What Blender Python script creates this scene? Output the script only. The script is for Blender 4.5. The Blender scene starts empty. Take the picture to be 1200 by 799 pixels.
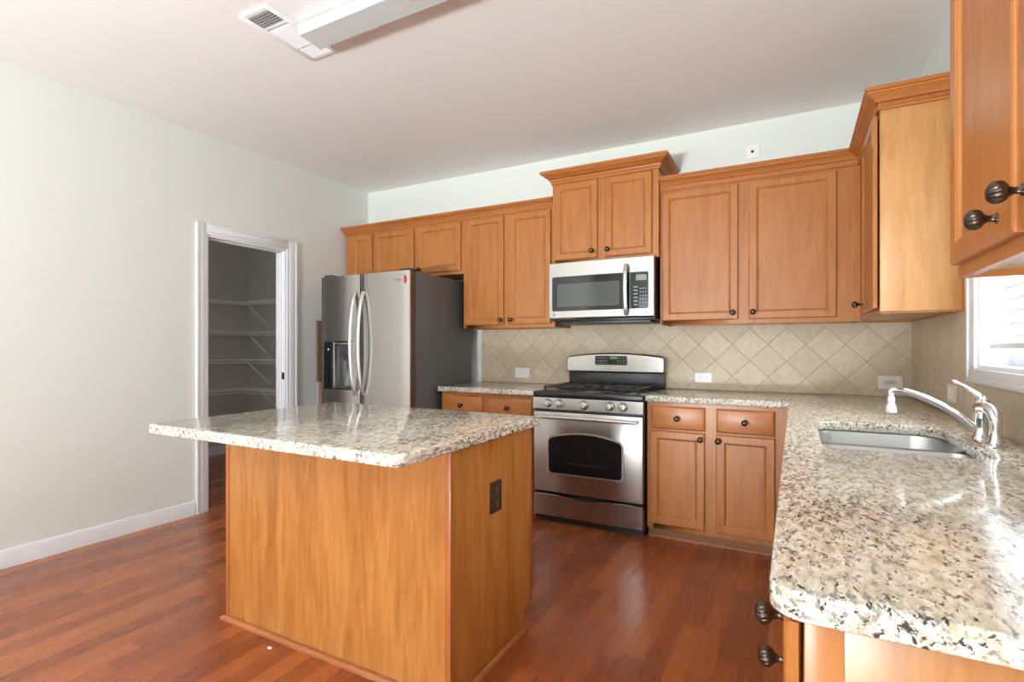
import bpy, bmesh, math, random
from mathutils import Vector, Matrix

sc = bpy.context.scene
C = sc.collection
PI = math.pi

# ------------------------------------------------------------------ camera
FPX, CYPX, TH = 614.056, 406.494, 0.495
cd = bpy.data.cameras.new('camera'); cam = bpy.data.objects.new('camera', cd); C.objects.link(cam)
cd.sensor_fit = 'HORIZONTAL'; cd.sensor_width = 36.0
cd.lens = 36.0 * FPX / 1200.0
cd.shift_y = (CYPX - 399.5) / 1200.0
cd.clip_start = 0.02
cam.location = (-0.6445, -4.0342, 1.2241)
cam.rotation_euler = (PI / 2, 0, TH)
sc.camera = cam

# ------------------------------------------------------------------ view, world, lights
vs = sc.view_settings
sc.display_settings.display_device = 'sRGB'
vs.view_transform = 'Standard'; vs.look = 'None'; vs.gamma = 1.0; vs.use_curve_mapping = False
vs.exposure = 0.54
sc.cycles.max_bounces = 10; sc.cycles.diffuse_bounces = 6; sc.cycles.glossy_bounces = 5
sc.cycles.transparent_max_bounces = 12
sc.cycles.caustics_reflective = False; sc.cycles.caustics_refractive = False
sc.cycles.sample_clamp_indirect = 6.0

w = bpy.data.worlds.new('sky'); sc.world = w; w.use_nodes = True
bg = w.node_tree.nodes['Background']
bg.inputs[0].default_value = (0.86, 0.94, 1.0, 1); bg.inputs[1].default_value = 2.6

def area(name, loc, rot, sx, sy, power, col=(1, 1, 1), spread=PI, portal=False):
    l = bpy.data.lights.new(name, 'AREA'); l.shape = 'RECTANGLE'; l.size = sx; l.size_y = sy
    l.energy = power; l.color = col; l.spread = spread
    if portal: l.cycles.is_portal = True
    o = bpy.data.objects.new(name, l); C.objects.link(o); o.location = loc; o.rotation_euler = rot
    return o
# daylight outside the windows behind the photographer
area('rear_window_daylight', (-2.2, -8.25, 1.35), (PI / 2, 0, 0), 1.6, 2.3, 16, (0.90, 0.98, 1.0))
# uplights added low outside the unseen windows to brighten the ceiling
area('rear_ceiling_uplight', (-2.2, -8.55, 0.15), (PI / 2 + 0.75, 0, 0), 1.6, 0.8, 330, (0.89, 0.98, 0.99), 2.1)
area('side_ceiling_uplight', (0.55, -6.75, 0.30), (PI / 2 + 0.60, 0, PI / 2), 0.9, 0.7, 90, (0.90, 0.98, 0.97))  # second added uplight for the ceiling, from the side
area('side_window_fill', (0.30, -6.75, 1.35), (PI / 2, 0, PI / 2), 0.9, 2.2, 6, (0.89, 0.98, 1.0))  # fill at the added side window, for the left wall
# daylight at the window over the sink
area('sink_window_daylight', (0.35, -1.85, 1.60), (PI / 2, 0, PI / 2), 1.10, 1.00, 34, (0.92, 0.97, 1.0))

# unseen fill light added to brighten the pantry, at its near end
pl = bpy.data.lights.new('pantry_fill', 'POINT'); pl.energy = 5.0; pl.shadow_soft_size = 0.06; pl.color = (1.0, 0.96, 0.9)
po_ = bpy.data.objects.new('pantry_fill', pl); C.objects.link(po_); po_.location = (-4.74, -2.30, 1.75)

# ------------------------------------------------------------------ material helpers
class NG:
    def __init__(s, name):
        s.m = bpy.data.materials.new(name); s.m.use_nodes = True
        s.t = s.m.node_tree; s.n = s.t.nodes; s.l = s.t.links
        s.b = s.n['Principled BSDF']
    def new(s, t): return s.n.new(t)
    def put(s, sock, v):
        if isinstance(v, bpy.types.NodeSocket): s.l.new(v, sock)
        elif v is not None: sock.default_value = v
    def math(s, op, a, b=None, c=None, clamp=False):
        n = s.new('ShaderNodeMath'); n.operation = op; n.use_clamp = clamp
        s.put(n.inputs[0], a); s.put(n.inputs[1], b)
        if c is not None: s.put(n.inputs[2], c)
        return n.outputs[0]
    def obj(s): return s.new('ShaderNodeTexCoord').outputs['Object']
    def map(s, v, scale=(1, 1, 1), rot=(0, 0, 0), loc=(0, 0, 0)):
        n = s.new('ShaderNodeMapping'); s.l.new(v, n.inputs[0])
        n.inputs['Scale'].default_value = scale; n.inputs['Rotation'].default_value = rot; n.inputs['Location'].default_value = loc
        return n.outputs[0]
    def noise(s, v, scale, detail=3, rough=0.5, dist=0.0):
        n = s.new('ShaderNodeTexNoise'); s.l.new(v, n.inputs['Vector'])
        n.inputs['Scale'].default_value = scale; n.inputs['Detail'].default_value = detail
        n.inputs['Roughness'].default_value = rough; n.inputs['Distortion'].default_value = dist
        return n.outputs['Fac']
    def white(s, v, dim='3D'):
        n = s.new('ShaderNodeTexWhiteNoise'); n.noise_dimensions = dim
        s.l.new(v, n.inputs['Vector' if dim != '1D' else 'W']); return n.outputs['Value']
    def ramp(s, f, stops):
        n = s.new('ShaderNodeValToRGB'); s.put(n.inputs[0], f)
        e = n.color_ramp.elements
        while len(e) < len(stops): e.new(0.5)
        for el, (p, c) in zip(e, stops):
            el.position = p; el.color = (c[0], c[1], c[2], 1) if not isinstance(c, (int, float)) else (c, c, c, 1)
        return n.outputs[0]
    def mix(s, f, a, b, mode='MIX'):
        n = s.new('ShaderNodeMix'); n.data_type = 'RGBA'; n.blend_type = mode
        s.put(n.inputs[0], f)
        for k, v in ((6, a), (7, b)):
            if isinstance(v, (tuple, list)): v = (v[0], v[1], v[2], 1)
            s.put(n.inputs[k], v)
        return n.outputs[2]
    def sep(s, v):
        n = s.new('ShaderNodeSeparateXYZ'); s.l.new(v, n.inputs[0]); return n.outputs
    def comb(s, x, y, z):
        n = s.new('ShaderNodeCombineXYZ')
        for i, v in enumerate((x, y, z)): s.put(n.inputs[i], v)
        return n.outputs[0]
    def bump(s, h, strength=0.2, dist=0.01):
        n = s.new('ShaderNodeBump'); n.inputs['Strength'].default_value = strength; n.inputs['Distance'].default_value = dist
        s.put(n.inputs['Height'], h); s.l.new(n.outputs[0], s.b.inputs['Normal'])
    def set(s, **k):
        for kk, v in k.items():
            sock = s.b.inputs[{'col': 'Base Color', 'rough': 'Roughness', 'metal': 'Metallic', 'spec': 'Specular IOR Level',
                               'coat': 'Coat Weight', 'coatr': 'Coat Roughness', 'trans': 'Transmission Weight',
                               'emi': 'Emission Color', 'emis': 'Emission Strength', 'aniso': 'Anisotropic'}[kk]]
            if isinstance(v, tuple) and len(v) == 3: v = (*v, 1)
            s.put(sock, v)
        return s

def plain(name, col, rough=0.5, metal=0.0, **k):
    """plain colour with a faint procedural unevenness"""
    g = NG(name); v = g.obj()
    n = g.noise(v, 9.0, 3)
    c2 = tuple(x * 0.94 for x in col)
    g.set(col=g.mix(n, c2, col), rough=rough, metal=metal, **k)
    return g.m

def paint(name, col):
    g = NG(name); v = g.obj()
    n = g.noise(v, 1.3, 2)
    g.set(col=g.mix(n, tuple(x * 0.97 for x in col), col), rough=0.62, spec=0.3)
    g.bump(g.noise(v, 180, 2), 0.04, 0.002)
    return g.m

def wood(name, dark, mid, light, rough=0.32, figure=0.5, axis='Z', coat=0.15):
    g = NG(name); v = g.obj()
    sc3 = {'Z': (1, 1, 0.10), 'X': (0.10, 1, 1), 'Y': (1, 0.10, 1)}[axis]
    a = g.map(v, sc3)
    n1 = g.noise(a, 38, 5, 0.6, 0.4)
    n2 = g.noise(g.map(v, tuple(0.13 if q == 0.10 else q for q in sc3)), 11, 5, 0.62, 1.1)
    n3 = g.noise(a, 170, 2, 0.5)
    f = g.math('ADD', g.math('MULTIPLY', n1, 0.55 * (1 - figure) + 0.2), g.math('MULTIPLY', n2, 0.25 + figure * 0.55))
    f = g.math('ADD', f, g.math('MULTIPLY', n3, 0.12))
    col = g.ramp(f, [(0.30, dark), (0.47, mid), (0.66, light)])
    g.set(col=col, rough=rough, coat=coat, coatr=0.2, spec=0.4)
    g.bump(n3, 0.03, 0.001)
    return g.m

def floor_mat():
    g = NG('cherry_floorboards'); v = g.obj(); x, y, z = g.sep(v)
    pw = 0.083
    row = g.math('FLOOR', g.math('DIVIDE', x, pw))
    fx = g.math('FRACT', g.math('DIVIDE', x, pw))
    rr = g.white(row, '1D')
    ln = g.math('ADD', g.math('MULTIPLY', g.white(g.math('ADD', row, 41.3), '1D'), 0.5), 0.65)
    yy = g.math('DIVIDE', g.math('ADD', y, g.math('MULTIPLY', rr, 7.0)), ln)
    pid = g.math('FLOOR', yy); fy = g.math('FRACT', yy)
    rnd = g.white(g.comb(row, pid, 3.0))
    rnd2 = g.white(g.comb(row, pid, 9.0))
    base = g.ramp(rnd, [(0.0, (0.25, 0.058, 0.015)), (0.35, (0.31, 0.077, 0.019)), (0.65, (0.36, 0.094, 0.023)), (1.0, (0.43, 0.125, 0.032))])
    gv = g.comb(g.math('ADD', x, g.math('MULTIPLY', rnd, 3.1)), g.math('MULTIPLY', g.math('ADD', y, g.math('MULTIPLY', rnd2, 5.0)), 0.07), 0.0)
    gr = g.noise(gv, 70, 5, 0.62, 0.6)
    gr2 = g.noise(gv, 16, 4, 0.6, 1.2)
    col = g.mix(g.math('MULTIPLY', g.math('SUBTRACT', gr, 0.38, clamp=True), 0.7, clamp=True), base, (0.15, 0.037, 0.013), 'MIX')
    col = g.mix(g.math('MULTIPLY', gr2, 0.5), col, base, 'MIX')
    ex = g.math('MINIMUM', fx, g.math('SUBTRACT', 1.0, fx))
    ex = g.math('MULTIPLY', ex, pw)
    ey = g.math('MULTIPLY', g.math('MINIMUM', fy, g.math('SUBTRACT', 1.0, fy)), ln)
    e = g.math('MINIMUM', ex, ey)
    seam = g.math('SUBTRACT', 1.0, g.math('DIVIDE', e, 0.0016), clamp=True)
    col = g.mix(g.math('MULTIPLY', seam, 0.7), col, (0.03, 0.010, 0.006))
    ro = g.math('ADD', g.math('MULTIPLY', gr, 0.10), 0.22)
    g.set(col=col, rough=ro, coat=0.25, coatr=0.16, spec=0.45)
    g.bump(g.math('SUBTRACT', g.math('MULTIPLY', gr, 0.12), seam), 0.25, 0.0015)
    return g.m

def granite():
    g = NG('speckled_granite'); v0 = g.obj()
    v = g.map(v0, (1.0, 0.45, 1.0), (0, 0, math.radians(-50)))
    big = g.noise(v, 5.0, 3, 0.55, 0.5)
    md = g.noise(v, 52, 4, 0.6, 0.5)
    col = g.ramp(md, [(0.32, (0.42, 0.38, 0.29)), (0.45, (0.64, 0.59, 0.47)), (0.60, (0.80, 0.77, 0.69))])
    tanf = g.math('MULTIPLY', g.math('SUBTRACT', g.noise(v, 38, 3, 0.6, 0.8), 0.56, clamp=True), 6.0, clamp=True)
    col = g.mix(g.math('MULTIPLY', tanf, 0.6), col, (0.55, 0.38, 0.20))
    gf = g.math('ADD', g.noise(g.map(v, (1, 1, 1), (0, 0, 0), (3, 1, 0)), 88, 3, 0.7, 0.4), g.math('MULTIPLY', g.math('SUBTRACT', big, 0.5), 0.22))
    col = g.mix(g.math('MULTIPLY', g.math('SUBTRACT', gf, 0.515, clamp=True), 9.0, clamp=True), col, (0.26, 0.25, 0.235))
    df = g.math('ADD', g.noise(g.map(v, (1, 1, 1), (0, 0, 0), (9, 4, 2)), 105, 3, 0.65, 0.4), g.math('MULTIPLY', g.math('SUBTRACT', big, 0.5), 0.25))
    col = g.mix(g.math('MULTIPLY', g.math('SUBTRACT', df, 0.572, clamp=True), 14.0, clamp=True), col, (0.055, 0.045, 0.04))
    rf = g.noise(g.map(v, (1, 1, 1), (0, 0, 0), (5, 7, 1)), 60, 2, 0.6, 0.3)
    col = g.mix(g.math('MULTIPLY', g.math('SUBTRACT', rf, 0.655, clamp=True), 14.0, clamp=True), col, (0.24, 0.105, 0.045))
    wf = g.noise(g.map(v, (1, 1, 1), (0, 0, 0), (1, 8, 5)), 90, 2, 0.6, 0.2)
    col = g.mix(g.math('MULTIPLY', g.math('SUBTRACT', wf, 0.62, clamp=True), 9.0, clamp=True), col, (0.88, 0.85, 0.78))
    g.set(col=col, rough=0.09, spec=0.5)
    return g.m

def tile(name, ax, gm=0.7):
    """diagonal stone tiles; ax = 'X' (wall along X) or 'Y'"""
    g = NG(name); v = g.obj(); x, y, z = g.sep(v)
    s = 0.1612
    u0 = x if ax == 'X' else y
    a = g.math('DIVIDE', g.math('ADD', u0, z), 1.41421 * s)
    b = g.math('DIVIDE', g.math('SUBTRACT', u0, z), 1.41421 * s)
    fa = g.math('FRACT', a); fb = g.math('FRACT', b)
    ea = g.math('MINIMUM', fa, g.math('SUBTRACT', 1.0, fa)); eb = g.math('MINIMUM', fb, g.math('SUBTRACT', 1.0, fb))
    e = g.math('MULTIPLY', g.math('MINIMUM', ea, eb), s)
    rnd = g.white(g.comb(g.math('FLOOR', a), g.math('FLOOR', b), 1.0))
    base = g.ramp(rnd, [(0.0, (0.57, 0.47, 0.345)), (0.5, (0.62, 0.52, 0.39)), (1.0, (0.67, 0.57, 0.435))])
    mot = g.noise(v, 26, 5, 0.65, 0.4)
    base = g.mix(g.math('MULTIPLY', g.math('SUBTRACT', mot, 0.35, clamp=True), 1.7, clamp=True), base, (0.48, 0.375, 0.26))
    grout = g.math('SUBTRACT', 1.0, g.math('DIVIDE', g.math('SUBTRACT', e, 0.0012), 0.0016), clamp=True)
    col = g.mix(g.math('MULTIPLY', grout, gm), base, (0.33, 0.26, 0.18))
    g.set(col=col, rough=0.42, spec=0.4)
    hgt = g.math('ADD', g.math('MINIMUM', g.math('DIVIDE', e, 0.005), 1.0), g.math('MULTIPLY', mot, 0.25))
    g.bump(hgt, 0.35, 0.003)
    return g.m

def steel(name, col, rough=0.3, axis=(1, 1, 90)):
    g = NG(name); v = g.obj()
    n = g.noise(g.map(v, axis), 6.0, 4, 0.6)
    g.set(col=g.mix(n, tuple(c * 0.9 for c in col), col), metal=0.95, rough=g.math('ADD', g.math('MULTIPLY', n, 0.10), rough - 0.05))
    return g.m

M = {}
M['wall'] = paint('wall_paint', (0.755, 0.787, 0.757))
M['wall_pantry'] = paint('dimmed_wall_paint', (0.60, 0.60, 0.58))  # wall paint darkened so the pantry reads dim and its shelves stand out
M['ceiling'] = paint('ceiling_paint', (0.85, 0.845, 0.845))
M['trim'] = plain('white_trim', (0.82, 0.84, 0.88), 0.35)
M['floor'] = floor_mat()
M['wood'] = wood('cinnamon_maple', (0.30, 0.090, 0.018), (0.40, 0.138, 0.031), (0.47, 0.180, 0.046), 0.36, 0.35)
M['wood_h'] = wood('cinnamon_maple_moulding', (0.33, 0.098, 0.019), (0.41, 0.135, 0.029), (0.48, 0.172, 0.042), 0.36, 0.3, 'X')
M['ply'] = wood('figured_plywood', (0.22, 0.072, 0.012), (0.35, 0.130, 0.026), (0.47, 0.200, 0.052), 0.30, 0.75)
M['ply_light'] = wood('pale_figured_plywood', (0.34, 0.140, 0.038), (0.47, 0.225, 0.072), (0.56, 0.30, 0.115), 0.38, 0.7, 'Z', 0.0)
M['ply_dark'] = wood('red_corner_strip', (0.26, 0.072, 0.02), (0.34, 0.10, 0.027), (0.40, 0.13, 0.036), 0.32, 0.3)
M['lightwood'] = wood('light_maple_underside', (0.50, 0.33, 0.18), (0.60, 0.42, 0.25), (0.68, 0.50, 0.32), 0.5, 0.3)
M['shoe'] = wood('shoe_moulding_wood', (0.22, 0.06, 0.02), (0.32, 0.10, 0.03), (0.42, 0.15, 0.05), 0.3, 0.3, 'X')
M['kick'] = plain('toe_kick', (0.26, 0.11, 0.042), 0.5)
M['granite'] = granite()
M['tile_back'] = tile('diagonal_tile_back', 'X')
M['tile_right'] = tile('diagonal_tile_right', 'Y', 0.35)
M['steel'] = steel('brushed_steel', (0.48, 0.46, 0.44), 0.24)
M['fridge_steel'] = steel('fridge_steel', (0.58, 0.555, 0.53), 0.15)
M['steel_light'] = steel('pale_steel', (0.74, 0.73, 0.71), 0.32)
M['steel_sink'] = steel('sink_steel', (0.50, 0.51, 0.52), 0.30, (1, 1, 60))
M['chrome'] = plain('chrome', (0.80, 0.81, 0.83), 0.07, 1.0)
M['fridge_side'] = plain('charcoal_enamel', (0.115, 0.122, 0.125), 0.45)
M['fridge_edge'] = plain('dark_bronze_edge', (0.14, 0.095, 0.065), 0.4, 0.4)
M['black'] = plain('black_enamel', (0.016, 0.017, 0.018), 0.28)
M['black_matte'] = plain('black_iron', (0.035, 0.036, 0.038), 0.38)
M['black_glass'] = plain('black_glass', (0.010, 0.011, 0.013), 0.05)
M['dark_grey'] = plain('dark_grey_plastic', (0.05, 0.05, 0.052), 0.4)
M['mesh_window'] = plain('grey_screened_glass', (0.085, 0.09, 0.088), 0.10)
M['bronze'] = plain('oil_rubbed_bronze', (0.10, 0.075, 0.060), 0.27, 0.9)
M['white'] = plain('white_plastic', (0.86, 0.87, 0.88), 0.35)
M['cream'] = plain('cream_plastic', (0.74, 0.70, 0.62), 0.4)
M['brown_plate'] = plain('brown_plate', (0.045, 0.028, 0.020), 0.35)
M['hole'] = plain('dark_slot', (0.01, 0.01, 0.01), 0.6)
M['grille'] = plain('grey_grille', (0.34, 0.34, 0.34), 0.5)
M['fixture'] = plain('fixture_diffuser', (0.62, 0.64, 0.65), 0.35)
M['wire'] = plain('white_wire', (0.90, 0.90, 0.89), 0.4)
M['red'] = plain('red_sticker', (0.62, 0.03, 0.05), 0.4)
M['lcd'] = plain('grey_display', (0.22, 0.24, 0.22), 0.2)
M['button'] = plain('grey_button', (0.30, 0.31, 0.32), 0.4)
M['brown_board'] = plain('brown_board', (0.20, 0.125, 0.085), 0.5)
M['pink_board'] = plain('pale_pink_board', (0.50, 0.36, 0.32), 0.5)
g = NG('green_digits'); g.set(col=(0.02, 0.1, 0.03), emi=(0.2, 0.8, 0.2), emis=0.5); M['green'] = g.m
g = NG('blind_vinyl'); g.set(col=(0.86, 0.88, 0.88), rough=0.4)
tb = g.new('ShaderNodeBsdfTranslucent'); tb.inputs[0].default_value = (0.85, 0.88, 0.9, 1)
mx = g.new('ShaderNodeMixShader'); mx.inputs[0].default_value = 0.07
g.l.new(g.b.outputs[0], mx.inputs[1]); g.l.new(tb.outputs[0], mx.inputs[2]); g.l.new(mx.outputs[0], g.n['Material Output'].inputs[0]); M['blind'] = g.m
g = NG('window_glass'); tr = g.new('ShaderNodeBsdfTransparent'); gl = g.new('ShaderNodeBsdfGlossy'); gl.inputs['Roughness'].default_value = 0.02
fr = g.new('ShaderNodeFresnel'); fr.inputs[0].default_value = 1.45
mx = g.new('ShaderNodeMixShader'); gm = g.new('ShaderNodeNewGeometry'); g.l.new(g.math('MULTIPLY', fr.outputs[0], g.math('SUBTRACT', 1.0, gm.outputs['Backfacing'])), mx.inputs[0]); g.l.new(tr.outputs[0], mx.inputs[1]); g.l.new(gl.outputs[0], mx.inputs[2])
g.l.new(mx.outputs[0], g.n['Material Output'].inputs[0]); M['glass'] = g.m

# ------------------------------------------------------------------ geometry helpers (all in room coordinates)
LOC = {}
def bx(bm, x0, x1, y0, y1, z0, z1, bev=0.0, seg=2):
    if x0 > x1: x0, x1 = x1, x0
    if y0 > y1: y0, y1 = y1, y0
    if z0 > z1: z0, z1 = z1, z0
    vs_ = [bm.verts.new(p) for p in ((x0, y0, z0), (x1, y0, z0), (x1, y1, z0), (x0, y1, z0), (x0, y0, z1), (x1, y0, z1), (x1, y1, z1), (x0, y1, z1))]
    fs = [bm.faces.new([vs_[i] for i in f]) for f in ((0, 3, 2, 1), (4, 5, 6, 7), (0, 1, 5, 4), (1, 2, 6, 5), (2, 3, 7, 6), (3, 0, 4, 7))]
    if bev > 0:
        ed = list({e for f in fs for e in f.edges})
        bmesh.ops.bevel(bm, geom=ed, offset=bev, segments=seg, profile=0.5, affect='EDGES')
def box(*a, **k):
    bm = bmesh.new(); bx(bm, *a, **k); return bm

def tube(bm, pts, rad, seg=12, cap=True, flat=(1, 1)):
    """tube along points; rad number or list; flat scales the two cross axes"""
    pts = [Vector(p) for p in pts]; n = len(pts)
    if not isinstance(rad, (list, tuple)): rad = [rad] * n
    rings = []
    t0 = (pts[1] - pts[0]).normalized()
    up = Vector((0, 0, 1)) if abs(t0.z) < 0.9 else Vector((1, 0, 0))
    nx = t0.cross(up).normalized()
    for i, p in enumerate(pts):
        t = (pts[min(i + 1, n - 1)] - pts[max(i - 1, 0)]).normalized()
        nx = (nx - t * nx.dot(t)).normalized(); ny = t.cross(nx)
        rings.append([bm.verts.new(p + nx * (math.cos(a) * rad[i] * flat[0]) + ny * (math.sin(a) * rad[i] * flat[1])) for a in (2 * PI * k / seg for k in range(seg))])
    for a, b in zip(rings, rings[1:]):
        for k in range(seg): bm.faces.new((a[k], a[(k + 1) % seg], b[(k + 1) % seg], b[k]))
    if cap:
        bm.faces.new(rings[0][::-1]); bm.faces.new(rings[-1])

def lathe(bm, prof, origin, axis, seg=24, mod=None):
    """prof = [(r, h)], revolved about axis through origin; mod(theta, i) scales r"""
    ax = Vector(axis).normalized(); up = Vector((0, 0, 1)) if abs(ax.z) < 0.9 else Vector((1, 0, 0))
    e1 = ax.cross(up).normalized(); e2 = ax.cross(e1); o = Vector(origin)
    rings = []
    for i, (r, h) in enumerate(prof):
        rings.append([bm.verts.new(o + ax * h + (e1 * math.cos(t) + e2 * math.sin(t)) * (max(r, 1e-5) * (mod(t, i) if mod else 1))) for t in (2 * PI * k / seg for k in range(seg))])
    for a, b in zip(rings, rings[1:]):
        for k in range(seg): bm.faces.new((a[k], b[k], b[(k + 1) % seg], a[(k + 1) % seg]))
    bm.faces.new(rings[0]); bm.faces.new(rings[-1][::-1])

def rrect(x0, x1, y0, y1, r, n=5):
    """rounded rectangle; r number or 4 radii (x1y1, x0y1, x0y0, x1y0)"""
    if not isinstance(r, (list, tuple)): r = [r] * 4
    out = []
    for (cx, cy, sx, sy, a0), rr in zip(((x1, y1, -1, -1, 0), (x0, y1, 1, -1, 90), (x0, y0, 1, 1, 180), (x1, y0, -1, 1, 270)), r):
        for k in range(n + 1):
            a = math.radians(a0 + 90 * k / n); out.append((cx + sx * rr + rr * math.cos(a), cy + sy * rr + rr * math.sin(a)))
    return out

def prism(bm, poly, f, d0, d1, bev=0.0):
    """extrude a 2-D outline; f(u, v, d) gives the point; d1 is the front. bev steps the front edge in."""
    ctr = (sum(p[0] for p in poly) / len(poly), sum(p[1] for p in poly) / len(poly))
    def ring(d, ins):
        res = []
        for i, p in enumerate(poly):
            a = Vector(poly[i - 1]); b = Vector(poly[(i + 1) % len(poly)]); t = (b - a).normalized()
            nrm = Vector((-t.y, t.x))
            if nrm.dot(Vector(ctr) - Vector(p)) < 0: nrm = -nrm
            q = Vector(p) + nrm * ins; res.append(bm.verts.new(f(q.x, q.y, d)))
        return res
    sg = 1 if d1 > d0 else -1
    rs = [ring(d0, 0), ring(d1 - sg * bev, 0)]
    if bev: rs.append(ring(d1, bev))
    n = len(poly)
    for a, b in zip(rs, rs[1:]):
        for k in range(n): bm.faces.new((a[k], a[(k + 1) % n], b[(k + 1) % n], b[k]))
    bm.faces.new(rs[0][::-1]); bm.faces.new(rs[-1])

def slab(outer, holes, z0, z1, bev=0.006):
    """flat slab with rounded edges and cut-outs, from a filled curve"""
    cu = bpy.data.curves.new('slab', 'CURVE'); cu.dimensions = '2D'; cu.fill_mode = 'BOTH'
    for lp in [outer] + holes:
        s = cu.splines.new('POLY'); s.points.add(len(lp) - 1); s.use_cyclic_u = True
        for p, q in zip(s.points, lp): p.co = (q[0], q[1], 0, 1)
    cu.extrude = (z1 - z0) / 2 - bev; cu.bevel_depth = bev; cu.bevel_resolution = 2; cu.offset = -bev
    o = bpy.data.objects.new('slab', cu); C.objects.link(o)
    dg = bpy.context.evaluated_depsgraph_get()
    me = bpy.data.meshes.new_from_object(o.evaluated_get(dg))
    bm = bmesh.new(); bm.from_mesh(me); bmesh.ops.translate(bm, vec=(0, 0, (z0 + z1) / 2), verts=bm.verts)
    bmesh.ops.remove_doubles(bm, verts=bm.verts, dist=1e-5)
    bpy.data.objects.remove(o); bpy.data.curves.remove(cu); bpy.data.meshes.remove(me)
    return bm

def sweep(bm, path, prof, side=1):
    """sweep (out, z) profile along an open XY path with mitred corners; side=1: out is to the right of travel"""
    n = len(path); P = [Vector(p) for p in path]; rings = []
    for i in range(n):
        nr = []
        for a, b in ((i - 1, i), (i, i + 1)):
            if a < 0 or b >= n: continue
            t = (P[b] - P[a]).normalized(); nr.append(Vector((t.y, -t.x)) * side)
        m = nr[0] if len(nr) == 1 else (nr[0] + nr[1]) / (1 + nr[0].dot(nr[1]))
        rings.append([bm.verts.new((P[i].x + m.x * o, P[i].y + m.y * o, z)) for o, z in prof])
    k = len(prof)
    for a, b in zip(rings, rings[1:]):
        for j in range(k): bm.faces.new((a[j], a[(j + 1) % k], b[(j + 1) % k], b[j]))
    bm.faces.new(rings[0]); bm.faces.new(rings[-1][::-1])

def obj(name, bm, m, parent=None, smooth=35):
    off = Vector(LOC[parent.name]) if parent else Vector((0, 0, 0))
    bmesh.ops.recalc_face_normals(bm, faces=bm.faces)
    if off.length: bmesh.ops.translate(bm, vec=-off, verts=bm.verts)
    me = bpy.data.meshes.new(name); bm.to_mesh(me); bm.free()
    me.materials.append(M[m] if isinstance(m, str) else m)
    for p in me.polygons: p.use_smooth = True
    me.set_sharp_from_angle(angle=math.radians(smooth))
    o = bpy.data.objects.new(name, me); C.objects.link(o)
    if parent: o.parent = parent
    LOC[o.name] = tuple(off)
    return o

def tag(o, label, cat, group=None):
    o['label'] = label; o['category'] = cat
    if group: o['group'] = group
    return o
def thing(name, label, cat, loc=(0, 0, 0), group=None):
    o = bpy.data.objects.new(name, None); C.objects.link(o); o.location = loc; o.empty_display_size = 0.05
    LOC[o.name] = tuple(loc); return tag(o, label, cat, group)
def solid(name, bm, m, label, cat, loc, group=None):
    """a thing that is one mesh with its origin at loc"""
    bmesh.ops.translate(bm, vec=-Vector(loc), verts=bm.verts)
    o = obj(name, bm, m); o.location = loc; LOC[o.name] = tuple(loc); return tag(o, label, cat, group)
def struct(name, bm, m, parent=None):
    o = obj(name, bm, m, parent)
    if not parent: o['kind'] = 'structure'
    return o

# ------------------------------------------------------------------ room shell
XL, H, YR = -4.5, 2.80, -8.0
XP = -6.41                                   # far wall of the pantry
struct('floor', box(XP - 0.12, 0.12, YR - 0.1, 0.12, -0.08, 0.0), 'floor')
struct('ceiling', box(XP - 0.12, 0.12, YR - 0.1, 0.12, H, H + 0.08), 'ceiling')
struct('wall_back', box(XP - 0.12, 0.12, 0.0, 0.12, 0.0, H), 'wall')
DY0, DY1, DZ = -1.685, -0.985, 2.062         # pantry doorway
bm = bmesh.new()
bx(bm, XL - 0.11, XL, YR, DY0, 0, H); bx(bm, XL - 0.11, XL, DY1, 0, 0, H); bx(bm, XL - 0.11, XL, DY0, DY1, DZ, H)
struct('wall_left', bm, 'wall')
WY0, WY1, WZ0, WZ1 = -2.375, -1.325, 1.137, 2.06   # window over the sink
SY0, SY1, SZ0, SZ1 = -7.25, -6.25, 0.35, 2.35      # unseen side window behind the camera, put in to light the left wall
bm = bmesh.new()
for a in ((WY1, 0, 0, H), (WY0, WY1, 0, WZ0), (WY0, WY1, WZ1, H), (SY1, WY0, 0, H), (SY0, SY1, 0, SZ0), (SY0, SY1, SZ1, H), (YR, SY0, 0, H)):
    bx(bm, 0, 0.12, *a)
struct('wall_right', bm, 'wall')
RX0, RX1, RZ0, RZ1 = -3.05, -1.35, 0.1, 2.35
bm = bmesh.new()
bx(bm, XL, RX0, YR - 0.1, YR, 0, H); bx(bm, RX1, 0, YR - 0.1, YR, 0, H); bx(bm, RX0, RX1, YR - 0.1, YR, RZ1, H); bx(bm, RX0, RX1, YR - 0.1, YR, 0, RZ0)
struct('wall_rear', bm, 'wall')
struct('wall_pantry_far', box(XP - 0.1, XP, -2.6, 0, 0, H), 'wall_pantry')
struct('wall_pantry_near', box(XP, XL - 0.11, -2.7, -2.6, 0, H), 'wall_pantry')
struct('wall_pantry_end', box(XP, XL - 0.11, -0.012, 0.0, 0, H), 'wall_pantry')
# frames of the windows behind the photographer
bm = bmesh.new()
for y0, y1, z0, z1 in ((SY0, SY0 + 0.06, SZ0, SZ1), (SY1 - 0.06, SY1, SZ0, SZ1), (SY0, SY1, SZ0, SZ0 + 0.06), (SY0, SY1, SZ1 - 0.06, SZ1), ((SY0 + SY1) / 2 - 0.04, (SY0 + SY1) / 2 + 0.04, SZ0, SZ1)):
    bx(bm, 0.03, 0.08, y0, y1, z0, z1, 0.004)
struct('window_2', bm, 'trim')
bm = bmesh.new()
for x0, x1, z0, z1 in ((RX0, RX0 + 0.07, RZ0, RZ1), (RX1 - 0.07, RX1, RZ0, RZ1), (RX0, RX1, RZ0, RZ0 + 0.07), (RX0, RX1, RZ1 - 0.07, RZ1), (-2.24, -2.16, RZ0, RZ1)):
    bx(bm, x0, x1, YR - 0.08, YR - 0.03, z0, z1, 0.004)
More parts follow.
